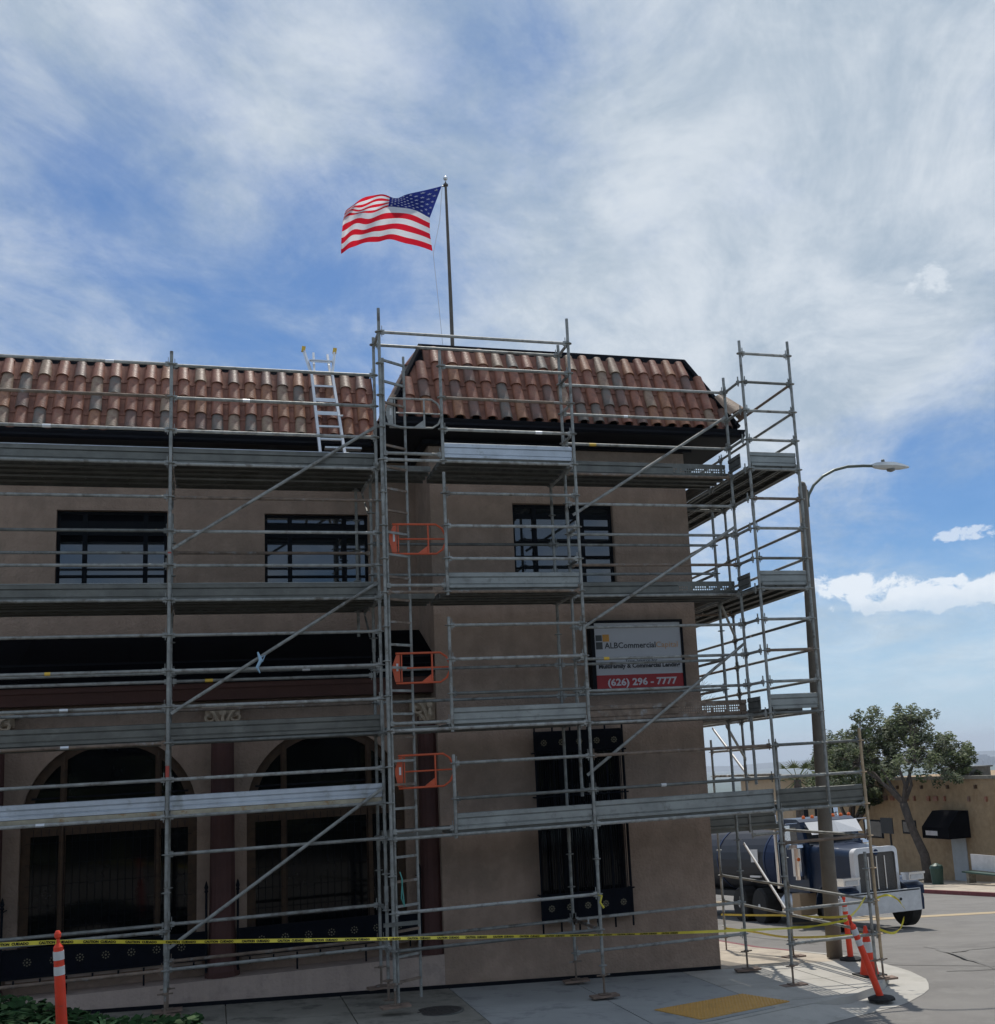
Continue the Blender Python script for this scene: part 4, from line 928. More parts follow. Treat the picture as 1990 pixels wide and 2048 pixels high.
# --- corner scaffold
standard(XE, YE, LV(0)+.22, -3.42, S3); standard(XF, YE, LV(0)+.26, LV(15)-.1, S3, base=False)
standard(XF, YK, LV(2), LV(16), S3, base=False); standard(XF, YM, LV(3), LV(15), S3, base=False)
standard(XH, YE, LV(12.9)+.15, -3.49, S3, m=steel_tan); standard(XH-.13, YE-.02, LV(17)+.26, -3.49, S3, sole=.0)
standard(XH, YK, LV(13)+.1, gz(XH, YK)-.01, S3); standard(XH, YM, LV(13)+.25, gz(XH, YM)-.06, S3)
standard(XJ, 21.25, LV(3), gz(XJ, 21.25), S3)
lx(XE, XF, YE, (0, 1, 2, 3, 4, 5, 6, 7, 8, 9, 10, 11, 12), S3); lx(XE, XH, YE, (13, 14, 15, 16, 18, 19), S3)
for (y0, y1) in ((YE, YK), (YK, YM)):
    ly(XF, y0, y1, (1, 2, 3, 4, 5, 6, 7, 8, 9, 10, 11, 12), S3); ly(XH, y0, y1, (15, 16, 18, 19), S3)
ly(XH, YK, YM, (13, 14), S3)
ly(XJ, Y3, 21.25, (4, 7, 8, 10, 11, 12), S3)
lx(XJ, XF, YK, (4, 8, 12, 15), S3)
lx(XF, XH, YK, (14.1, 16.1), S3)
for n in (4, 8, 12):
    nn_ = 3 if n < 12 else 2; xo = XF-.02 if n < 12 else XF-.30; planks('Y', YE, YK, XE+.02, xo, LV(n)+.02, S3, nn_); planks('Y', YK, YM, XE, xo, LV(n)+.02, S3, nn_)
    toe('X', XE, XF, YE+.03, LV(n)+.06, S3, plank_mid, .24)
planks('X', XE, XH, YE+.05, YE+.33, LV(15)+.02, S3, 1); planks('X', XJ, XH, YK+.04, YK+.32, LV(15.9), S3, 1)
toe('X', XE, XF, YE+.03, LV(15)+.06, S3, plank_m, .26); toe('X', XF, XH, YE+.03, LV(15)+.06, S3, plank_m, .25)
toe('X', XJ, XH-.1, YK+.02, LV(15.9)+.05, S3, plank_m, .25)
for (p, q) in (((XF+.04, 21.21, .65), (XF+.04, 19.76, -.29)), ((XH+.04, 21.59, -1.62), (XH+.04, 19.94, -2.78))): brace(p, q, S3, white_refl)  # white colour stands in for sunlight on these braces
brace((XJ, 18.3, 2.9), (XF, 19.7, 2.2), S3, steel); brace((XJ, 18.3, .6), (XF, 19.7, .0), S3, steel)
for n in (4, 8):
    toe('Y', Y3+.1, YK-.05, XJ+.03, LV(n)+.05, S3, plank_m, .22); toe('Y', YK+.05, YM-.05, XJ+.03, LV(n)+.05, S3, plank_m, .22)
# --- white ladder leaning on the wing roof
wl = thing('folding_ladder', 'white aluminium multi-position ladder leaning on the wing tile roof from the top deck', 'ladder', (1.85, 18.6, 4.78))
LB, RB, LT, RT = Vector((1.67, 18.56, 4.77)), Vector((2.08, 18.56, 4.77)), Vector((1.60, 19.72, 7.02)), Vector((1.95, 19.72, 7.02))
def rail2(p, q, w=.055, t=.022):
    b = MB(); d = (q-p); mid = (p+q)/2; rot = d.normalized().to_track_quat('Z', 'X').to_matrix(); b.box((-w/2, -t, -d.length/2), (w/2, t, d.length/2), rot, mid); return b
midL, midR = LB.lerp(LT, .56), RB.lerp(RT, .56)
for (p, q) in ((LB+Vector((-.02, 0, 0)), LB.lerp(LT, .10)), (LB.lerp(LT, .10), midL), (midL, LT), (RB+Vector((.04, 0, 0)), RB.lerp(RT, .10)), (RB.lerp(RT, .10), midR), (midR, RT)): obj('side_rail', rail2(p, q), silver_g, wl)
for (p, q) in ((LT, Vector((1.49, 19.92, 7.50))), (RT, Vector((2.02, 19.92, 7.50))), (LT+Vector((.05, .02, 0)), Vector((1.66, 20.0, 7.50))), (RT+Vector((-.03, .02, 0)), Vector((1.90, 20.0, 7.48)))):
    r_ = obj('flared_leg', rail2(p, q, .045, .018), silver_g, wl)
for c in ((1.485, 19.93, 7.54), (2.022, 19.93, 7.54)):
    b = MB(); b.box((-.032, -.025, -.05), (.032, .025, .05), Matrix.Rotation(R(8), 3, 'Y'), Vector(c)); obj('foot_cap', b, yel_plastic, wl)
for t in (.02, .145, .26, .385, .50, .63, .755, .88, 1.0, 1.13):
    p = LB.lerp(LT, min(t, 1)); q = RB.lerp(RT, min(t, 1))
    if t > 1: p = Vector((1.575, 19.80, 7.30)); q = Vector((1.965, 19.80, 7.29))
    b = MB(); wide = t in (.145, .26, .755, .63, 1.13) or t > 1
    b.box((p.x, p.y-.03, p.z-.015), (q.x, q.y+.03, q.z+.015)); 
    if wide: b.box((p.x+.02, p.y-.034, p.z-.05), (q.x-.02, q.y-.028, q.z-.016))
    obj('rung', b, silver_g, wl)
for c in (RB.lerp(RT, .26), RB.lerp(RT, .60)):
    b = MB(); b.tube(c+Vector((-.02, -.02, 0)), c+Vector((.07, -.03, 0)), .02, 8); obj('lock_knob', b, silver_g, wl)
# clay hip starter tile at the tower eave corner (shares the roof)
b = MB(); vs = []; n = 12
for (t, r_) in ((0, .25), (.5, .19), (1, .12)):
    c = Vector((ex1-.06, ey-.02, ez+.22)).lerp(Vector((ex1-.06-.20, ey+.24, ez+.66)), t)
    for i in range(n+1):
        a = math.pi*(i/n); uu = Vector((.72, .69, 0)); nn = Vector((.45, -.45, .42)).normalized(); vs.append(c+uu*math.cos(a)*r_+nn*math.sin(a)*r_)
b.add(vs, [(k*(n+1)+i, k*(n+1)+i+1, (k+1)*(n+1)+i+1, (k+1)*(n+1)+i) for k in range(2) for i in range(n)]); obj('hip_tile', b, tiles_m[4], tr, smooth=True, fix=False)

# ------------------------------------------------------------------ flag and pole
fpole = thing('flagpole', 'slim dark bronze flagpole with a ball finial rising behind the tower roof', 'flagpole', (4.05, 19.5, 6.4))
b = MB(); b.path([(4.055, 19.5, 5.9), (4.05, 19.5, 8.5), (4.035, 19.5, 10.72)], .04, 12, rs=[.038, .033, .023]); obj('shaft', b, pole_m, fpole)
b = MB(); b.lathe((4.035, 19.5, 10.74), [(.026, -.04), (.045, -.03), (.045, .0), (.02, .02), (.008, .06)], 12); b.tube((4.035, 19.5, 10.70), (3.97, 19.5, 10.70), .014, 6); obj('truck_pulley', b, pole_m, fpole)
b = MB(); b.lathe((4.035, 19.5, 10.86), [(.001, -.045), (.025, -.036), (.042, -.015), (.045, 0), (.042, .015), (.025, .036), (.001, .045)], 14); obj('ball_finial', b, silver_g, fpole, smooth=True)
b = MB(); b.path([(3.97, 19.5, 10.70), (3.90, 19.5, 10.0), (3.76, 19.5, 9.35), (3.84, 19.5, 8.2), (3.90, 19.5, 7.2)], .0045, 5); obj('halyard', b, white_refl, fpole)
# flag: keyed rows (hoist -> fly) of the cloth, interpolated
K = {0.0: [(3.955, 10.68, 0), (3.38, 10.50, .05), (3.12, 10.41, .10), (2.83, 10.35, .0), (2.55, 10.27, -.10), (2.33, 10.15, -.02), (2.20, 9.98, .10)],
     7/13: [(3.715, 10.03, 0), (3.40, 10.07, -.12), (3.05, 10.085, -.16), (2.80, 10.07, -.06), (2.55, 10.03, .06), (2.32, 9.92, .05), (2.15, 9.80, -.05)],
     10/13: [(3.70, 9.70, 0), (3.35, 9.77, -.10), (3.0, 9.78, -.14), (2.75, 9.76, -.03), (2.50, 9.70, .08), (2.28, 9.62, .08), (2.13, 9.53, .0)],
     1.0: [(3.74, 9.37, 0), (3.34, 9.44, -.08), (3.0, 9.475, -.12), (2.75, 9.46, -.02), (2.48, 9.41, .08), (2.28, 9.34, .06), (2.12, 9.23, -.02)]}
def cr_(P, t):
    n = len(P)-1; t = max(0, min(.99999, t))*n; i = int(t); f = t-i
    p0, p1, p2, p3 = P[max(i-1, 0)], P[i], P[i+1], P[min(i+2, n)]
    return tuple(.5*((2*b_)+(-a_+c_)*f+(2*a_-5*b_+4*c_-d_)*f*f+(-a_+3*b_-3*c_+d_)*f**3) for a_, b_, c_, d_ in zip(p0, p1, p2, p3))
ks = sorted(K)
def flagpt(s_, t):
    pts = [cr_(K[k], s_) for k in ks]
    i = max(j for j in range(len(ks)-1) if ks[j] <= t+1e-9) if t < 1 else len(ks)-2
    f = (t-ks[i])/(ks[i+1]-ks[i]); p = tuple(a_*(1-f)+b_*f for a_, b_ in zip(pts[i], pts[i+1]))
    w_ = .06*math.sin(10*s_+5*t)*(.3+s_)+.035*math.sin(24*s_-10*t)*(.2+s_)
    return Vector((p[0], 19.46+p[2]+w_, p[1]+.022*math.sin(15*s_+3*t)*s_))
fl = thing('national_flag', 'american flag of stars and stripes flying in the wind to the left of its pole', 'flag', (3.8, 19.46, 10.0))
NS, SUB = 60, 3
for r_ in range(13):
    b = MB(); vs = []
    for j in range(SUB+1):
        for i in range(NS+1): vs.append(flagpt(i/NS, (r_+j/SUB)/13))
    i0 = 24 if r_ < 7 else 0
    w_ = NS+1-i0; vs = [vs[j*(NS+1)+i] for j in range(SUB+1) for i in range(i0, NS+1)]
    b.add(vs, [(j*w_+i, j*w_+i+1, (j+1)*w_+i+1, (j+1)*w_+i) for j in range(SUB) for i in range(w_-1)])
    obj('stripe', b, fl_red if r_ % 2 == 0 else fl_white, fl, smooth=True, fix=False)
b = MB(); vs = [flagpt(i/NS, j/26) for j in range(15) for i in range(25)]; b.add(vs, [(j*25+i, j*25+i+1, (j+1)*25+i+1, (j+1)*25+i) for j in range(14) for i in range(24)]); ca = obj('canton', b, fl_blue, fl, smooth=True, fix=False)
b = MB()
for rr in range(9):
    for cc_ in range(6 if rr % 2 == 0 else 5):
        s0 = (cc_+.5)/6*.4 if rr % 2 == 0 else (cc_+1)/6*.4; t0 = (rr+1)/10*7/13
        for sgn in (-1, 1):
            pts = []
            for k in range(10):
                a = k*math.pi/5; q = 1 if k % 2 == 0 else .42; p = flagpt(min(1, max(0, s0+q*.0155*math.sin(a))), t0-q*.0235*math.cos(a)); pts.append(p+Vector((0, sgn*.006, 0)))
            b.add(pts, [tuple(range(10))])
obj('stars', b, fl_white, ca, kind='stuff', fix=False)

# ------------------------------------------------------------------ barrier tape
def tape(name, pts, lab, text=None, wd=.038, seed=1, twist=.35, group='yellow caution tapes'):
    pts = [Vector(p) for p in pts]; N_ = 60; P = []
    for i in range(N_+1):
        t = i/N_; P.append(Vector(cr_([tuple(p) for p in pts], t)))
    root = thing(name, lab, 'barrier tape', tuple(P[N_//2]), group)
    b = MB(); vs = []; rnd = random.Random(seed); ph = rnd.random()*6
    for i, p in enumerate(P):
        tw = twist*math.sin(i*.21+ph)*(.2+.8*i/N_); dz = Vector((0, math.sin(tw)*wd/2, math.cos(tw)*wd/2)); vs += [p-dz, p+dz]
    b.add(vs, [(2*i, 2*i+2, 2*i+3, 2*i+1) for i in range(N_)]); obj('ribbon', b, tape_m, root, fix=False)
    if text:
        me = text_mesh('print', text, .032, black_m, .0, bold=.002); 
        xs = [v.co.x for v in me.vertices]; W_ = max(xs)
        tot = sum((P[i+1]-P[i]).length for i in range(N_)); acc = [0]
        for i in range(N_): acc.append(acc[-1]+(P[i+1]-P[i]).length)
        d0 = .1; b = MB()
        while d0+W_ < min(tot, text_len):
            vs = []
            for v in me.vertices:
                dd = d0+v.co.x; k = max(j for j in range(N_) if acc[j] <= dd); f = (dd-acc[k])/(acc[k+1]-acc[k]); p = P[k].lerp(P[k+1], f); tw = twist*math.sin((k+f)*.21+ph)*(.2+.8*(k+f)/N_); h = v.co.y-.012
                vs.append(p+Vector((0, math.sin(tw)*h-.0025, math.cos(tw)*h)))
            b.add(vs, [tuple(pp.vertices) for pp in me.polygons]); d0 += W_+.09
        obj('print', b, black_m, root, fix=False)
    return root
text_len = 9.5
tape('caution_tape', [(-2.4, 12.3, -1.24), (-1.395, 12.702, -1.325), (-.456, 13.079, -1.463), (.376, 13.414, -1.575), (1.463, 13.851, -1.718), (3.016, 14.475, -1.916), (4.839, 15.208, -2.153), (6.543, 15.894, -2.357), (8.419, 16.648, -2.564)], 'long yellow caution tape strung right across the front from the left delineator', 'CAUTION  CUIDADO', seed=3, twist=.95)
tape('caution_tape', [(8.36, 16.69, -2.56), (8.46, 16.2, -2.50), (8.70, 15.55, -2.37)], 'bright short tape length between the end scaffold leg and the leaning delineator', None, seed=5, twist=1.2)
tape('caution_tape', [(8.70, 15.58, -2.38), (9.2, 16.1, -2.32), (9.72, 16.7, -2.22)], 'tape rising from the leaning delineator to the tan scaffold leg', None, seed=6)
tape('caution_tape', [(XH, 22.9, -3.10), (XH, 21.4, -2.97), (XH, 20.0, -2.84), (XH, 18.4, -2.72), (XH, 17.6, -2.62)], 'upper tape running back beside the street between the far legs', None, seed=7)
tape('caution_tape', [(XH+.02, 22.8, -3.36), (XH, 21.4, -3.28), (XH, 20.0, -3.22), (XH, 18.3, -3.02), (XH, 16.8, -2.80)], 'lower sagging tape running back beside the street at knee height', None, seed=8)
tape('caution_tape', [(XH, 16.7, -2.26), (10.05, 16.6, -2.22), (10.2, 16.55, -2.30), (10.28, 16.5, -2.45)], 'loose upper tape tail fluttering off the tan scaffold leg', None, seed=9, twist=1.4)
tape('caution_tape', [(XH, 16.7, -2.74), (10.08, 16.62, -2.80), (10.22, 16.6, -2.74), (10.30, 16.58, -2.58)], 'loose lower tape tail curling off the tan scaffold leg', None, seed=10, twist=1.0)
tag(obj('tape_knot', MB().path([(XC-.03, Y0-.03, -1.80), (XC+.03, Y0-.04, -1.83), (XC, Y0-.04, -1.92), (XC+.05, Y0-.05, -2.0)], .015, 6), tape_m), 'knot of yellow tape left on a scaffold leg over the tower window guard', 'tape knot')
# ------------------------------------------------------------------ delineators and cone
def delineator(base, top, lab, h=1.07, group='orange delineator posts'):
    base = Vector(base); top = Vector(top); d = (top-base).normalized(); L_ = (top-base).length
    root = thing('delineator', lab, 'delineator', tuple(base), group)
    rot = d.to_track_quat('Z', 'Y').to_matrix()
    def lat(prof, m, nm, par=root, n=18):
        b = MB(); b.lathe((0, 0, 0), [(r_*.86, h_) for r_, h_ in prof], n); b.v = [tuple(rot @ Vector(v)+base) for v in b.v]; return obj(nm, b, m, par, smooth=False)
    k = L_/1.07
    t_ = lat([(.062, .0), (.060, .05), (.056, .55*k), (.053, .80*k), (.05, .93*k), (.03, .955*k), (.022, .965*k)], orange_pl, 'tube')
    lat([(.022, .965*k), (.018, 1.0*k), (.034, 1.015*k), (.036, 1.045*k), (.02, 1.07*k), (.001, 1.072*k)], orange_pl, 'grab_handle')
    for (za, zb) in ((.82, .895), (.69, .765)): lat([(.0575, za*k), (.0565, zb*k)], white_refl, 'reflective_band', t_)
    b = MB(); b.lathe(tuple(base), [(.20, -.0), (.20, .03), (.15, .05), (.07, .065)], 8); obj('base', b, rubber, root)
delineator((-1.34, 12.75, -2.37), (-1.41, 12.70, -1.22), 'orange delineator post with two white bands standing in the ivy at lower left')
delineator((9.13, 15.52, gz(9.13, 15.5)-.07), (8.74, 15.55, -2.30), 'orange delineator leaning left at the kerb with tape tied round its neck')
delineator((10.42, 18.6, gz(10.4, 18.6)), (10.38, 18.58, gz(10.4, 18.6)+1.07), 'upright orange delineator standing farther back behind the leaning one')
co = thing('traffic_cone', 'orange traffic cone half hidden behind the leaning delineator', 'traffic cone', (9.86, 17.05, gz(9.86, 17.05)))
bz = gz(9.86, 17.05)
b = MB(); b.lathe((9.86, 17.05, bz+.03), [(.15, 0), (.095, .32), (.03, .70), (.022, .73)], 18); cb_ = obj('cone_body', b, orange_pl, co)
b = MB(); b.lathe((9.86, 17.05, bz+.03), [(.096, .33), (.064, .50)], 18); obj('reflective_band', b, white_refl, cb_)
b = MB(); b.box((9.66, 16.85, bz), (10.06, 17.25, bz+.03)); obj('base', b, rubber, co)
# ------------------------------------------------------------------ street lamp
lp = thing('street_lamp', 'tall brown grey street lamp post with a curved arm over the side street', 'street lamp', (10.4, 19.05, gz(10.4, 19.05)))
b = MB(); b.path([(10.36, 19.05, gz(10.4, 19)-.0), (10.40, 19.05, -1.5), (10.52, 19.05, 2.5), (10.585, 19.05, 5.02)], .1, 16, rs=[.14, .13, .108, .086]); b.lathe((10.586, 19.05, 5.02), [(.078, 0), (.06, .07), (.01, .10)], 16); obj('post', b, lamp_pole, lp, smooth=True)
b = MB(); b.path([(10.66, 19.05, 4.70), (10.70, 19.04, 4.86), (10.82, 19.03, 5.05), (11.02, 19.01, 5.22), (11.28, 19.0, 5.35), (11.56, 18.98, 5.42), (11.90, 18.96, 5.44), (12.16, 18.95, 5.44)], .028, 10); b.box((10.62, 19.0, 4.62), (10.68, 19.10, 4.95)); obj('arm', b, lamp_arm, lp, smooth=False)
b = MB(); vs = []; prof = [(12.08, .035, 5.425, 5.47), (12.16, .07, 5.40, 5.50), (12.34, .11, 5.385, 5.515), (12.56, .125, 5.385, 5.515), (12.74, .10, 5.395, 5.485), (12.90, .04, 5.42, 5.455)]
for (x, wy, z0, z1) in prof: vs += [(x, 18.95-wy, (z0+z1)/2-.01), (x, 18.95-wy*.6, z1), (x, 18.95+wy*.6, z1), (x, 18.95+wy, (z0+z1)/2-.01), (x, 18.95+wy*.6, z0), (x, 18.95-wy*.6, z0)]
b.add(vs, [tuple(range(5, -1, -1)), tuple(range(30, 36))]+[(k*6+i, k*6+(i+1) % 6, (k+1)*6+(i+1) % 6, (k+1)*6+i) for k in range(5) for i in range(6)]); hd = obj('lamp_head', b, lamp_head, lp, smooth=False)
b = MB(); b.lathe((12.50, 18.95, 5.385), [(.09, 0), (.08, -.03), (.03, -.05)], 14); obj('lens', b, lamp_glass, hd)
b = MB(); b.lathe((12.34, 18.95, 5.515), [(.035, 0), (.035, .05), (.025, .06)], 10); obj('photocell', b, steel_dark, hd)
# ------------------------------------------------------------------ tanker truck, nose towards the camera
TX, TY = 15.70, 26.0; TZ = gz(TX, TY+.4)-KH
tk = thing('tanker_truck', 'blue tanker truck with chrome grille and big bumper coming up the side street', 'truck', (TX, TY+2, TZ))
GR = lambda y: gz(TX, y)-KH
SLP = -.05
shear = lambda mb: None
def T_(name, mb, m, par=tk, smooth=False, **k):
    mb.v = [(TX+x*.97, TY+y, TZ+z+SLP*(y-.4)) for x, y, z in mb.v]; return obj(name, mb, m, par, smooth, **k)
b = MB(); b.prism([(-1.32, .42), (-1.29, .93), (1.0, .93), (1.02, .42)], 'Y', 0, .06); b.prism([(1.0, .0), (1.06, .05), (1.10, .14), (1.10, .5), (1.05, .5), (1.05, .16), (1.0, .07)], 'Z', .43, .92); b.box((-1.32, .06, .44), (-1.24, .35, .86)); b.box((-1.29, .0, .90), (1.02, .09, .95))
bm_ = T_('bumper', b, chrome_d)
b = MB(); b.lathe((.42, -.01, .72), [(.035, -.006), (.035, .006)], 10, 'Y'); T_('bumper_mark', b, truck_dark, bm_)
# grille surround with rounded top
def rrect(w_, z0, z1, r_, n=6):
    pts = [(-w_, z0), (w_, z0)]
    for k in range(n+1): a = k*math.pi/2/n; pts.append((w_-r_+r_*math.cos(a), z1-r_+r_*math.sin(a)))
    for k in range(n+1): a = math.pi/2+k*math.pi/2/n; pts.append((-w_+r_+r_*math.cos(a), z1-r_+r_*math.sin(a)))
    return pts
gz0 = .80; o_ = rrect(.64, gz0, 2.0, .14); i_ = rrect(.54, gz0+.02, 1.87, .06); b = MB(); n = len(o_)
b.add([(p[0], .30, p[1]) for p in o_]+[(p[0], .27, p[1]) for p in i_]+[(p[0], .52, p[1]) for p in o_], [(k, (k+1) % n, n+(k+1) % n, n+k) for k in range(n)]+[(k, 2*n+k, 2*n+(k+1) % n, (k+1) % n) for k in range(n)])
gs = T_('grille_surround', b, white_p, fix=True)
b = MB(); b.prism(i_, 'Y', .31, .36); T_('grille', b, grille_m, gs)
for x in (-.24, .0, .24):
    b = MB(); b.box((x-.014, .285, gz0+.05), (x+.014, .31, 1.78)); T_('grille_bar', b, chrome, gs)
b = MB(); b.lathe((0, .285, 1.88), [(.07, -.01), (.07, .01)], 12, 'Y'); T_('badge', b, tank_blue, gs)
# hood
b = MB(); sec = []
for (y, w_, z1) in ((.52, .57, 1.965), (1.2, .64, 2.02), (2.0, .72, 2.08), (2.35, .78, 2.12)):
    sec.append([(p[0], y, p[1]) for p in rrect(w_, .95, z1, .18)])
n = len(sec[0]); b.add([p for s_ in sec for p in s_], [(k*n+i, k*n+(i+1) % n, (k+1)*n+(i+1) % n, (k+1)*n+i) for k in range(3) for i in range(n)]+[tuple(range(n-1, -1, -1)), tuple(range(3*n, 4*n))]); T_('hood', b, truck_blue, smooth=False)
# front fenders and headlights
for s_ in (-1, 1):
    b = MB(); pts = []
    for k in range(10): a = R(-15+k*21); pts.append((.80-.66*math.cos(a), .62+.62*math.sin(a)))
    xa, xb = sorted((s_*.70, s_*1.2)); vs = []
    for (y, z) in pts: vs += [(xa, y, z), (xb, y, z), (xa, y, z-.05), (xb, y, z-.05)]
    b.add(vs, [f for k in range(9) for f in ((4*k, 4*k+4, 4*k+5, 4*k+1), (4*k+2, 4*k+3, 4*k+7, 4*k+6), (4*k+1, 4*k+5, 4*k+7, 4*k+3), (4*k, 4*k+2, 4*k+6, 4*k+4))]); b.prism([(.10, .80), (.10, 1.0), (.5, 1.16), (.62, .9)], 'X', xa, xb) ; T_('fender', b, truck_blue)
    b = MB(); b.box((xa+.04, .02, 1.14), (xb-.02, .34, 1.30)); b.box((xa+.02, -.02, 1.28), (xb, .36, 1.33)); hl = T_('headlight', b, chrome)
    b = MB(); b.box((xa+.08, .005, 1.16), (xb-.06, .02, 1.27)); T_('lens', b, white_refl, hl)
    # steering wheel tyre
    cx = 1.02 if s_ > 0 else -1.04; b = MB(); b.lathe((cx, .72, .50), [(.30, -.17), (.46, -.17), (.5, -.12), (.5, .12), (.46, .17), (.30, .17)], 26, 'X'); wh = T_('wheel', b, tyre)
    b = MB(); b.lathe((cx+s_*.10, .72, .50), [(.05, -.05), (.30, -.05), (.29, .03), (.12, .02), (.08, .07), (.01, .07)] if s_ > 0 else [(.01, -.07), (.08, -.07), (.12, -.02), (.29, -.03), (.30, .05), (.05, .05)], 20, 'X'); T_('rim', b, chrome, wh)
# cab with windshield, visor and lights
b = MB(); b.prism([(2.35, .9), (2.35, 2.08), (2.62, 2.72), (2.80, 2.80), (3.72, 2.84), (3.72, .9)], 'X', -.86, .86); cab = T_('cab', b, truck_blue)
for s_ in (-1, 1):
    b = MB(); xa, xb = sorted((s_*.04, s_*.76)); b.add([(xa, 2.335, 2.12), (xb, 2.335, 2.12), (xb, 2.555, 2.63), (xa, 2.555, 2.63)], [(0, 1, 2, 3)]); T_('windshield', b, glass, cab, fix=False)
    b = MB(); b.add([(s_*.865, 2.75, 2.1), (s_*.865, 3.6, 2.1), (s_*.865, 3.6, 2.6), (s_*.865, 2.85, 2.6)], [(0, 1, 2, 3)]); T_('side_window', b, glass, cab, fix=False)
b = MB(); b.add([(-.80, 2.42, 2.70), (0, 2.24, 2.70), (.80, 2.42, 2.70), (.78, 2.10, 2.38), (0, 2.02, 2.40), (-.78, 2.10, 2.38)], [(0, 1, 4, 5), (1, 2, 3, 4)]); b.add([(-.80, 2.43, 2.71), (0, 2.25, 2.71), (.80, 2.43, 2.71), (.78, 2.11, 2.39), (0, 2.03, 2.41), (-.78, 2.11, 2.39)], [(5, 4, 1, 0), (4, 3, 2, 1)]); T_('sun_visor', b, white_p, cab, fix=False)
for x in (-.72, -.45, -.05, .2, .45, .70):
    b = MB(); b.lathe((x, 2.62, 2.80), [(.05, 0), (.05, .05), (.02, .09)], 10); T_('marker_light', b, amber, cab)
# sleeper with rounded roof
for s_ in (-1, 1):
    b = MB(); b.tube((s_*1.02, 2.55, 1.35), (s_*1.02, 2.55, 2.05), .17, 18); b.lathe((s_*1.02, 2.55, 2.05), [(.17, 0), (.19, .02), (.17, .10), (.02, .12)], 18); b.tube((s_*1.02, 2.55, 1.25), (s_*1.02, 2.55, 1.35), .12, 14); T_('air_cleaner', b, chrome)
    b = MB(); b.tube((s_*1.0, 3.82, 1.0), (s_*1.0, 3.82, 2.9), .06, 12); b.path([(s_*1.0, 3.82, 2.9), (s_*1.02, 3.86, 3.02), (s_*1.05, 3.95, 3.08)], .06, 12); T_('exhaust_stack', b, chrome)
    b = MB(); b.box((s_*1.26-.08, 2.60, 2.08), (s_*1.26+.08, 2.68, 2.66)); b.path([(s_*.85, 2.7, 2.70), (s_*1.28, 2.64, 2.70)], .012, 6); b.path([(s_*.85, 2.7, 2.06), (s_*1.28, 2.64, 2.06)], .012, 6); T_('mirror', b, chrome)
b = MB(); b.lathe((-1.16, 2.28, 1.78), [(.045, -.02), (.05, 0), (.045, .02)], 10, 'Y'); T_('turn_signal', b, amber)
# chassis, tanks, rear axles, tank trailer
b = MB(); b.box((-.45, .5, .62), (-.35, 11.5, .84)); b.box((.35, .5, .62), (.45, 11.5, .84)); b.box((-.9, 3.8, .70), (.9, 11.2, .85)); T_('chassis', b, truck_dark)
for s_ in (-1, 1):
    b = MB(); b.tube((s_*.80, 2.95, .62), (s_*.80, 3.75, .62), .25, 18); T_('fuel_tank', b, chrome_d)
    b = MB(); b.box((s_*.85-.25, 2.5, .35), (s_*.85+.25, 2.95, .9)); T_('battery_box', b, tan_wall)
    for y in (4.75, 6.05, 9.6):
        b = MB(); b.lathe((s_*.98, y, .5), [(.28, -.25), (.46, -.25), (.5, -.2), (.5, .2), (.46, .25), (.28, .25)], 24, 'X'); wh = T_('wheel', b, tyre)
        b = MB(); b.lathe((s_*1.12, y, .5), [(.27, -.10), (.28, .10), (.10, .02), (.07, .12), (.01, .12)] if s_ > 0 else [(.01, -.12), (.07, -.12), (.10, -.02), (.28, -.10), (.27, .10)], 20, 'X'); T_('rim', b, chrome_d, wh)
b = MB(); b.tube((0, 4.35, 1.72), (0, 11.8, 1.72), .98, 30); b.v = [(x*1.16, y, z) for x, y, z in b.v]; tn = T_('tank', b, tank_m, smooth=False)
b = MB(); b.tube((0, 3.98, 1.72), (0, 4.35, 1.72), .90, 30, r2=.985); b.v = [(x*1.16, y, z) for x, y, z in b.v]; T_('tank_end', b, tank_blue, tn)
for y in (4.37, 7.6, 10.8):
    b = MB(); b.tube((0, y, 1.72), (0, y+.08, 1.72), 1.0, 30); b.v = [(x*1.16, yy, z) for x, yy, z in b.v]; T_('tank_band', b, tank_blue, tn)
b = MB(); b.box((-1.165, 4.75, 1.7), (-1.15, 5.2, 2.05)); T_('placard', b, white_p, tn)
b = MB(); b.box((-1.165, 4.7, 1.28), (-1.10, 5.35, 1.33)); b.box((-1.14, 4.7, 1.16), (-1.06, 5.35, 1.20)); T_('tank_lettering', b, white_p, tn)
b = MB(); b.box((-.3, 5, 2.68), (.3, 10.5, 2.78)); T_('catwalk', b, steel, tn)
# ------------------------------------------------------------------ tan building over the side street
fb = thing('shop_building', 'low tan brick shop with black door canopy across the side street', 'building', (33, 46, -6))
FX = 32.0
def fz(y): return gz(FX, y)+.02
b = MB(); b.box((FX, 33, -9), (FX+14, 57, -1.42)); obj('wall', b, tan_brick, fb)
b = MB(); b.box((FX-.06, 33, -1.44), (FX+.3, 57, -1.30)); obj('coping', b, concrete_d, fb)
for y in [33.3+k*.62 for k in range(38)]:
    if random.random() < .35: continue
    b = MB(); w_ = random.choice((.12, .3, .2)); b.box((FX-.09, y, -2.42), (FX-.001, y+w_, -2.20)); obj('eave_tile', b, tiles_m[random.choice((0, 2, 5))], fb)
for y in [34+k*2.1 for k in range(12)]:
    b = MB(); b.box((FX-.10, y, -1.86), (FX-.001, y+.12, -1.70)); obj('viga_end', b, wood_fr, fb)
yc = 46.3; zb = fz(yc)
b = MB(); b.box((FX-.04, yc-.55, zb), (FX-.002, yc+.55, zb+2.15)); obj('door', b, door_m, fb)
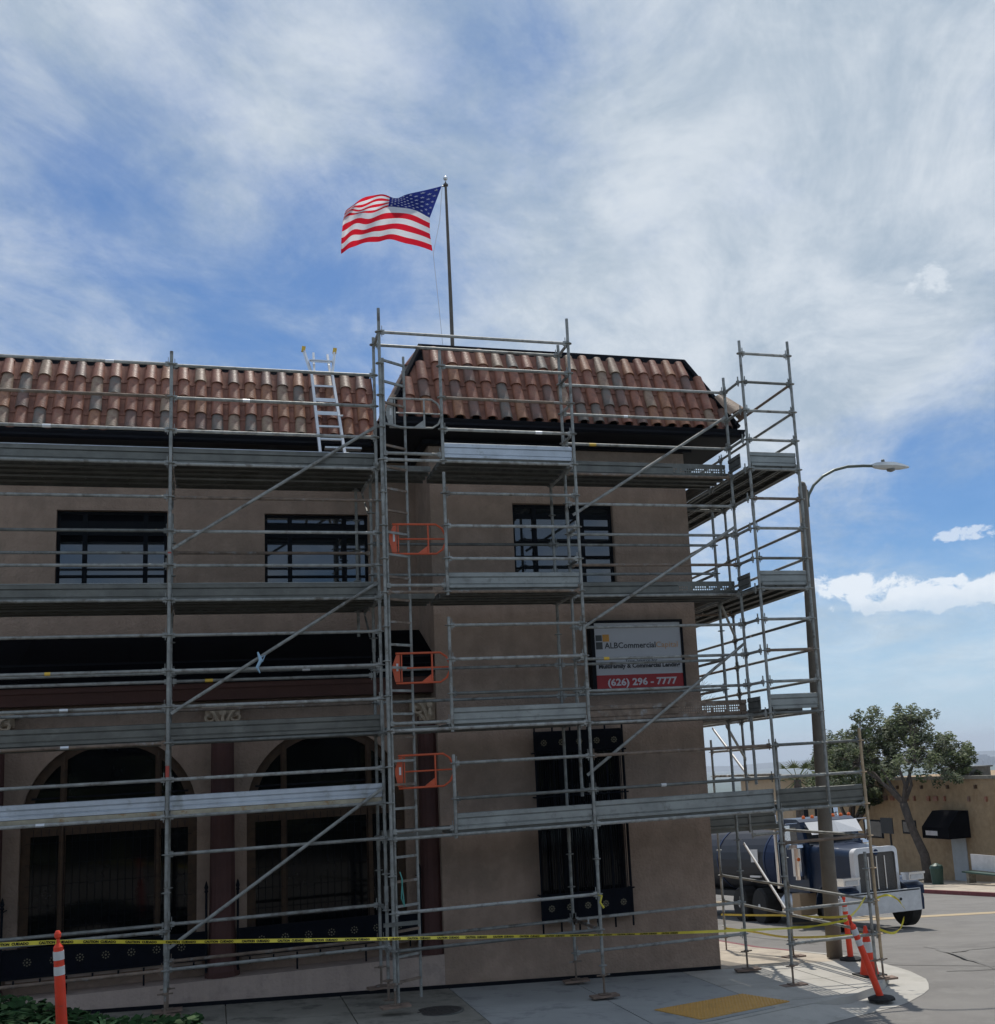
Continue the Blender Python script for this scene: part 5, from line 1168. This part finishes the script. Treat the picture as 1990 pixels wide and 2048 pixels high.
cn = MB(); cn.prism([(FX-.002, -2.82), (FX-.55, -2.82), (FX-1.2, -3.45), (FX-1.2, -4.02), (FX-.002, -4.02)], 'Y', yc-1.0, yc+1.15) if False else None
b = MB(); P = [(FX-.002, -2.82), (FX-.5, -2.82), (FX-1.15, -3.5), (FX-1.15, -4.0), (FX-.002, -4.0)]
b.add([(x, yc-.95, z) for x, z in P]+[(x, yc+1.1, z) for x, z in P], [tuple(range(5)), tuple(range(9, 4, -1))]+[(k, (k+1) % 5, 5+(k+1) % 5, 5+k) for k in range(5)]); cn = obj('door_canopy', b, canvas, fb)
b = MB(); b.box((FX-1.17, yc-.1, -3.86), (FX-1.152, yc+.8, -3.66)); obj('canopy_sign', b, poster_m, cn)
for (ya, yb, za, zc_) in ((52.6, 54.0, -4.3, -3.4), (49.6, 50.8, -4.0, -3.35)):
    b = MB(); b.box((FX-.03, ya, za), (FX-.002, yb, zc_)); wf = obj('window', b, sash, fb); b = MB(); b.quad((FX-.032, ya+.08, za+.08), (FX-.032, yb-.08, za+.08), (FX-.032, yb-.08, zc_-.08), (FX-.032, ya+.08, zc_-.08)); obj('pane', b, glass, wf, fix=False)
b = MB(); b.box((FX+3, 33, -1.4), (FX+12, 45, -.95)); obj('roof_parapet', b, white_roof, fb)
tag(obj('roof_vent', MB().box((FX+1.0, 46.4, -1.40), (FX+2.2, 48.6, -.98)).box((FX+.95, 46.3, -.99), (FX+2.3, 48.7, -.92)), steel_dark), 'grey air unit standing on the tan shop roof beside the tree', 'air unit')
# bench with advertisement
bn = thing('bus_bench', 'green street bench with a pale advertisement back on the far pavement', 'bench', (29.8, 41.7, gz(29.8, 41.7)))
zb = gz(29.8, 41.7)+.02
b = MB(); b.box((29.75, 40.4, zb+.42), (30.2, 43.1, zb+.48)); obj('seat', b, bench_g, bn)
b = MB(); b.box((30.2, 40.4, zb+.50), (30.25, 43.0, zb+1.15)); obj('advertisement', b, poster_m, bn)
for y in (40.6, 42.8):
    b = MB(); b.box((29.8, y-.08, zb), (30.15, y+.08, zb+.42)); obj('leg', b, concrete_d, bn)
tb = thing('litter_bin', 'dark green litter bin on the far pavement beside the bench', 'litter bin', (29.4, 44.4, gz(29.4, 44.4)))
zb = gz(29.4, 44.4)+.02; b = MB(); b.lathe((29.4, 44.4, zb), [(.24, 0), (.28, .62), (.29, .66)], 14); obj('bin_body', b, bench_g, tb); b = MB(); b.lathe((29.4, 44.4, zb+.66), [(.3, 0), (.26, .12), (.05, .22)], 14); obj('lid', b, bench_g, tb)
pp = thing('notice_post', 'dark post with a notice box beside the street tree trunk', 'post', (29.3, 47.6, -6)); zb = gz(29.3, 47.6)
b = MB(); b.tube((29.3, 47.6, zb), (29.3, 47.6, zb+2.9), .05, 8); obj('post', b, truck_dark, pp); b = MB(); b.box((29.2, 47.2, zb+2.2), (29.24, 48.2, zb+2.9)); obj('notice', b, truck_dark, pp)
# ------------------------------------------------------------------ trees
def leaves(b, c, rad, n, size, rnd, squash=.8):
    for _ in range(n):
        while True:
            p = Vector((rnd.uniform(-1, 1), rnd.uniform(-1, 1), rnd.uniform(-1, 1)))
            if p.length < 1: break
        p = Vector((p.x*rad, p.y*rad, p.z*rad*squash))+c
        a = Vector((rnd.gauss(0, 1), rnd.gauss(0, 1), rnd.gauss(0, .6))).normalized(); q = a.orthogonal().normalized(); s_ = size*rnd.uniform(.6, 1.4)
        b.add([p-a*s_, p+q*s_*.45, p+a*s_, p-q*s_*.45], [(0, 1, 2, 3)])
def tree(x, y, z0, fork, clumps, lab, tr_r=.32, seed=1, n=170, size=.16, lean=(0, 0), nm='street_tree'):
    rnd = random.Random(seed); t = thing(nm, lab, 'tree', (x, y, z0)); F = Vector(fork)
    b = MB(); b.path([(x, y, z0-.3), (x+lean[0]*.3, y+lean[1]*.3, z0+(fork[2]-z0)*.35), (x+(fork[0]-x)*.7, y+(fork[1]-y)*.7, z0+(fork[2]-z0)*.7), fork], tr_r, 12, rs=[tr_r*1.25, tr_r, tr_r*.85, tr_r*.9]); tk_ = obj('trunk', b, bark, t, smooth=True)
    l1, l2 = MB(), MB(); b = MB()
    hubs = []
    cxm = sum(c[0] for c in clumps)/len(clumps); cym = sum(c[1] for c in clumps)/len(clumps); czm = sum(c[2] for c in clumps)/len(clumps)
    for k in range(6):
        a = k*math.pi/3+rnd.uniform(-.4, .4); h = Vector((cxm+math.cos(a)*1.7, cym+math.sin(a)*1.7, czm+rnd.uniform(-.5, .3))); hubs.append(h)
        b.path([F, F.lerp(h, .35)+Vector((rnd.uniform(-.2, .2), rnd.uniform(-.2, .2), .15)), F.lerp(h, .7)+Vector((rnd.uniform(-.2, .2), 0, .1)), h], .1, 7, rs=[tr_r*.55, tr_r*.38, tr_r*.28, tr_r*.2])
    for (cx, cy, cz, r_) in clumps:
        c = Vector((cx, cy, cz)); h = min(hubs, key=lambda q: (q-c).length); mid = h.lerp(c, .5)+Vector((rnd.uniform(-.2, .2), rnd.uniform(-.2, .2), rnd.uniform(-.1, .2)))
        b.path([h, mid, c], .1, 5, rs=[tr_r*.2, tr_r*.12, tr_r*.05])
        for k in range(8):
            e = c+Vector((rnd.gauss(0, .55), rnd.gauss(0, .55), rnd.gauss(.1, .5)))*r_*1.15; s0 = mid.lerp(c, rnd.uniform(.2, 1)); b.path([s0, s0.lerp(e, .5)+Vector((0, 0, .1)), e], .03, 4, rs=[tr_r*.07, tr_r*.05, tr_r*.015])
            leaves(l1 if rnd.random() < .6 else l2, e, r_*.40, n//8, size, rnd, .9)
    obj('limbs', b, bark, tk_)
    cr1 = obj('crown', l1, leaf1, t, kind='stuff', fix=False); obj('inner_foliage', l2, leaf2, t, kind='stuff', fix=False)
rr = random.Random(4); cl = []
tx, ty = 30.2, 46.2; tz = gz(tx, ty)
for k in range(54):
    a = rr.uniform(0, 2*math.pi); q = math.sqrt(rr.random()); h = rr.random()
    cl.append((30.1+math.cos(a)*q*3.6, 48.2+math.sin(a)*q*3.7+(.8 if h < .3 else 0), -.9+ (2.6*(1-q*q*.75))*rr.uniform(.0, 1.0)-.35*(q > .8), rr.uniform(.45, .85)))
tree(tx, ty, tz, (29.9, 47.2, -2.4), cl, 'broad leafy street tree with a leaning grey trunk before the tan shop', .21, 5, 480, .085, (-.2, .4))
cl = [(31.6+rr.uniform(-1, 1), 53.4+rr.uniform(-2.2, 1.8), -1.3+rr.uniform(-1.2, 1.5), rr.uniform(.5, .85)) for k in range(26)]
tree(31, 54, gz(31, 54), (31, 54, -3.8), cl, 'darker bushy tree left of the broad street tree behind the scaffold leg', .22, 8, 260, .13)
# bare little tree behind the corner
bt = thing('bare_tree', 'thin bare twiggy young tree seen between scaffold legs at the building corner', 'tree', (11.9, 33, gz(11.9, 33)))
b = MB(); rb_ = random.Random(11)
def grow(p, d, l, r_, lv):
    q = p+d*l; b.path([p, p.lerp(q, .5)+Vector((rb_.uniform(-.05, .05), 0, .02)), q], r_, 5, rs=[r_, r_*.85, r_*.7])
    if lv == 0: return
    for _ in range(3 if lv > 1 else 4):
        dd = (d+Vector((rb_.gauss(0, .45), rb_.gauss(0, .45), rb_.gauss(.05, .3)))).normalized(); grow(q, dd, l*rb_.uniform(.55, .8), r_*.62, lv-1)
grow(Vector((11.9, 33, gz(11.9, 33))), Vector((.02, 0, 1)), 3.0, .06, 5); obj('branches', b, twig, bt)
# fan palm far down the street
pm = thing('palm_tree', 'small shaggy palm beyond the tanker between the scaffold legs', 'palm tree', (36.5, 70, gz(36.5, 70)))
pz = -1.5; px, py = 36.4, 70.0; b = MB(); b.path([(px, py, -9), (px+.1, py, pz)], .3, 10, rs=[.3, .24]); obj('trunk', b, bark, pm)
for k in range(26):
    a = k*2.4; el_ = R(-35+ (k*37 % 110)); d = Vector((math.cos(a)*math.cos(el_), math.sin(a)*math.cos(el_), math.sin(el_))); c = Vector((px+.1, py, pz)); e = c+d*1.15; sd_ = d.cross(Vector((0, 0, 1))).normalized() if abs(d.z) < .99 else Vector((1, 0, 0)); b = MB(); b.tube(c, e, .02, 4); upn = sd_.cross(d)
    tips = [e+(d*math.cos(t)+sd_*math.sin(t))*.85-Vector((0, 0, .18*abs(t))) for t in [R(-70+q*14) for q in range(11)]]
    for t in tips: w_ = (t-e).cross(upn).normalized()*.05; b.add([e-w_, e+w_, t], [(0, 1, 2)])
    obj('frond', b, ivy_l if k % 3 == 0 else leaf1, pm, fix=False)
# houses and roofs down the slope
hd_ = random.Random(3)
def house(x, y, w_, d_, h, m1, m2, lab, cat='house', gp='roofs down the hill'):
    z = gz(x, y) if y < 125 else -15-.03*(y-125)
    z -= 1.0 if y < 80 else 3.4
    hz_ = thing('house', lab, cat, (x, y, z), gp)
    b = MB(); b.box((x-w_/2, y, z), (x+w_/2, y+d_, z+h)); wl_ = obj('wall', b, m1, hz_)
    hr = 1.2 if y > 80 else .15; b = MB(); b.prism([(x-w_/2-.4, z+h), (x+w_/2+.4, z+h), (x+w_/2-.8, z+h+hr), (x-w_/2+.8, z+h+hr)], 'Y', y-.4, y+d_+.4); obj('roof', b, m2, hz_)
    for k in range(3):
        b = MB(); xx = x-w_/2+(k+.6)*w_/4; b.box((xx, y-.05, z+h*.45), (xx+w_/8, y-.002, z+h*.78)); obj('window', b, sash, hz_)
house(39.6, 73, 4.2, 8, 7.2, tan_wall, concrete_d, 'flat tan house end behind the palm and the lamp post')
labs = ['low house with a pale roof seen past the tower corner', 'second pale roofed house down the slope', 'long low white roof beyond the truck tank', 'reddish roofed house in the middle distance', 'grey roofed house under the hills', 'wide pale warehouse roof beneath the horizon', 'small distant house near the right horizon', 'distant roof beside the tower blocks']
for i, (x, y, w_) in enumerate(((53, 118, 10), (46, 103, 7), (64, 140, 14), (80, 158, 14), (82, 178, 16), (98, 196, 24), (108, 225, 20), (122, 236, 26))):
    house(x, y, w_, 10, 4.5, tan_wall, far_roofw if i % 2 == 0 else far_roof, labs[i])
# far wooded treeline
b = MB(); rt = random.Random(9)
for _ in range(900):
    y = rt.uniform(130, 900); x = y*rt.uniform(.35, .85); z = -12-(y-129)*.055 if y < 400 else -27-(y-400)*.045; s_ = rt.uniform(2, 4.5); c = Vector((x, y, z+s_*.3))
    ring = [c+Vector((math.cos(a)*s_, math.sin(a)*s_, rt.uniform(-.2, .2)*s_)) for a in [k*math.pi/3 for k in range(6)]]
    b.add(ring+[c+Vector((0, 0, s_*rt.uniform(.6, 1)))]+[c-Vector((0, 0, s_))], [(k, (k+1) % 6, 6) for k in range(6)]+[((k+1) % 6, k, 7) for k in range(6)])
tag(obj('far_woodland', b, leaf2, kind='stuff'), 'hazy dark line of distant tree tops below the horizon', 'trees')
# hills on the horizon
b = MB(); vs = []
for k in range(41):
    a = R(10+k*1.6); h = 30+50*abs(math.sin(k*.7))*.6+20*math.sin(k*.31); vs += [(16000*math.sin(a), 16000*math.cos(a), -200), (16000*math.sin(a), 16000*math.cos(a), h-110), (17500*math.sin(a), 17500*math.cos(a), -200)]
b.add(vs, [f for k in range(40) for f in ((3*k, 3*k+3, 3*k+4, 3*k+1), (3*k+1, 3*k+4, 3*k+5, 3*k+2))]); put('hills', b.mesh('hills', far_land), kind='structure')
tw_ = ['tallest hazy blue skyscraper at the right edge of the horizon', 'shorter hazy tower left of the tallest skyscraper', 'faint hazy tower block cut by the frame edge', 'low hazy block between the distant towers']
TOW = ((36.32, 20, 76), (36.16, 14, 52), (36.62, 24, 62), (36.48, 36, 34))
for i, (az_, w_, h) in enumerate(TOW):
    x, y = 7500*math.sin(R(az_)), 7500*math.cos(R(az_)); b = MB(); b.box((x-w_, y, -140), (x+w_, y+80, -140+h)); b.box((x-w_*.5, y+10, -140+h), (x+w_*.5, y+70, -140+h*1.12)); tag(obj('skyscraper', b, far_build), tw_[i], 'skyscraper', 'hazy skyline towers')
# ------------------------------------------------------------------ ivy bed and strap-leaf plants
rv = random.Random(21)
b = MB(); b2 = MB()
def bedz(x, y): return -2.31+.16*math.sin(x*2.1)+.08*math.sin(y*3.3+x)-.25*max(0, x+.6)**1.2
for _ in range(9500):
    x = rv.uniform(-3.6, -.12); y = rv.uniform(11.0, 14.75)
    if x > -.95+.25*math.sin(y*3) and rv.random() < .35: continue
    z = bedz(x, y)+rv.uniform(-.12, .06); a = rv.uniform(0, 6.28); s_ = rv.uniform(.028, .055); tl = Vector((rv.gauss(0, .45), rv.gauss(-.25, .45), 1)).normalized(); u_ = tl.orthogonal().normalized(); u_ = Matrix.Rotation(a, 3, tl) @ u_; v_ = tl.cross(u_); c = Vector((x, y, z))
    pts = [c+u_*s_*1.15, c+(u_*.35+v_*.85)*s_, c+(-u_*.5+v_*.75)*s_, c-u_*s_*.55, c+(-u_*.5-v_*.75)*s_, c+(u_*.35-v_*.85)*s_]
    (b if rv.random() < .75 else b2).add([pts[0], pts[1], pts[2], pts[3], pts[4], pts[5]], [(0, 1, 2, 3, 4, 5)])
tag(obj('ivy_bed', b, ivy_m, kind='stuff', fix=False), 'low dark green ivy spilling over the planting strip at lower left', 'ivy')
tag(obj('pale_ivy', b2, ivy_l, kind='stuff', fix=False), 'paler new ivy leaves mixed through the bed at lower left', 'ivy')
b = MB(); vs = []; nx, ny = 18, 14
for j in range(ny+1):
    for i in range(nx+1): x = -4+i*3.8/nx; y = 10.5+j*4.1/ny; vs.append((x, y, max(bedz(x, y)-.14, -2.93)))
b.add(vs, [(j*(nx+1)+i, j*(nx+1)+i+1, (j+1)*(nx+1)+i+1, (j+1)*(nx+1)+i) for j in range(ny) for i in range(nx)]); o = obj('planting_soil', b, soil); o['kind'] = 'structure'
for i, (x, y, n_, lab) in enumerate(((-1.62, 13.2, 26, 'strap leaved plant standing tallest in the ivy left of the orange post'), (-2.1, 13.3, 20, 'strap leaved plant at the left frame edge in the ivy'), (-1.05, 13.5, 12, 'small strap leaved plant just right of the orange post'))):
    bz_ = bedz(x, y)+.06; pl = thing('strap_leaf_plant', lab, 'plant', (x, y, -2.4), 'strap leaved plants in the ivy')
    for k in range(n_):
        a = rv.uniform(0, 6.28); l = rv.uniform(.32, .58); d = Vector((math.cos(a), math.sin(a), 0)); sd_ = Vector((-d.y, d.x, 0)); wd = rv.uniform(.016, .026); bb = MB(); vs = []
        for q in range(7):
            t = q/6; p = Vector((x, y, bedz(x, y)))+d*(l*(.2*t+.75*t*t))+Vector((0, 0, l*(1.25*t-.85*t*t))); ww = wd*(1-.9*t**3); vs += [p-sd_*ww, p+Vector((0, 0, -.006)), p+sd_*ww]
        bb.add(vs, [f for q in range(6) for f in ((3*q, 3*q+3, 3*q+4, 3*q+1), (3*q+1, 3*q+4, 3*q+5, 3*q+2))]); obj('leaf', bb, strap_m, pl, smooth=True, fix=False)

# unseen trees added behind the viewpoint to darken the ground-floor glass
b = MB(); ro = random.Random(31)
for k in range(420):
    x = ro.uniform(-38, 34); y = ro.uniform(-26, -17); z = ro.uniform(-3, 3.6); s_ = ro.uniform(1.0, 2.2); c = Vector((x, y, z))
    ring = [c+Vector((math.cos(a)*s_, math.sin(a)*s_, ro.uniform(-.3, .3)*s_)) for a in [q*math.pi/3 for q in range(6)]]
    b.add(ring+[c+Vector((0, 0, s_*.8)), c-Vector((0, 0, s_))], [(q, (q+1) % 6, 6) for q in range(6)]+[((q+1) % 6, q, 7) for q in range(6)])
tag(obj('unseen_tree_row', b, leaf2, kind='stuff'), 'unseen dark tree mass added across the road to dim the ground floor glass', 'trees')
# air: even pale haze, sky outside it
HZ = 0.00010
hm = bpy.data.materials.new('haze'); hm.use_nodes = True; t = hm.node_tree; t.nodes.clear(); o_ = t.nodes.new('ShaderNodeOutputMaterial'); pv = t.nodes.new('ShaderNodeVolumePrincipled')
pv.inputs['Color'].default_value = (.80, .88, 1, 1); pv.inputs['Density'].default_value = HZ; pv.inputs['Anisotropy'].default_value = .2; t.links.new(pv.outputs[0], o_.inputs['Volume'])
b = MB(); b.box((-27000, -60, -230), (27000, 22000, 180)); hb = obj('haze', b, hm); hb['kind'] = 'stuff'
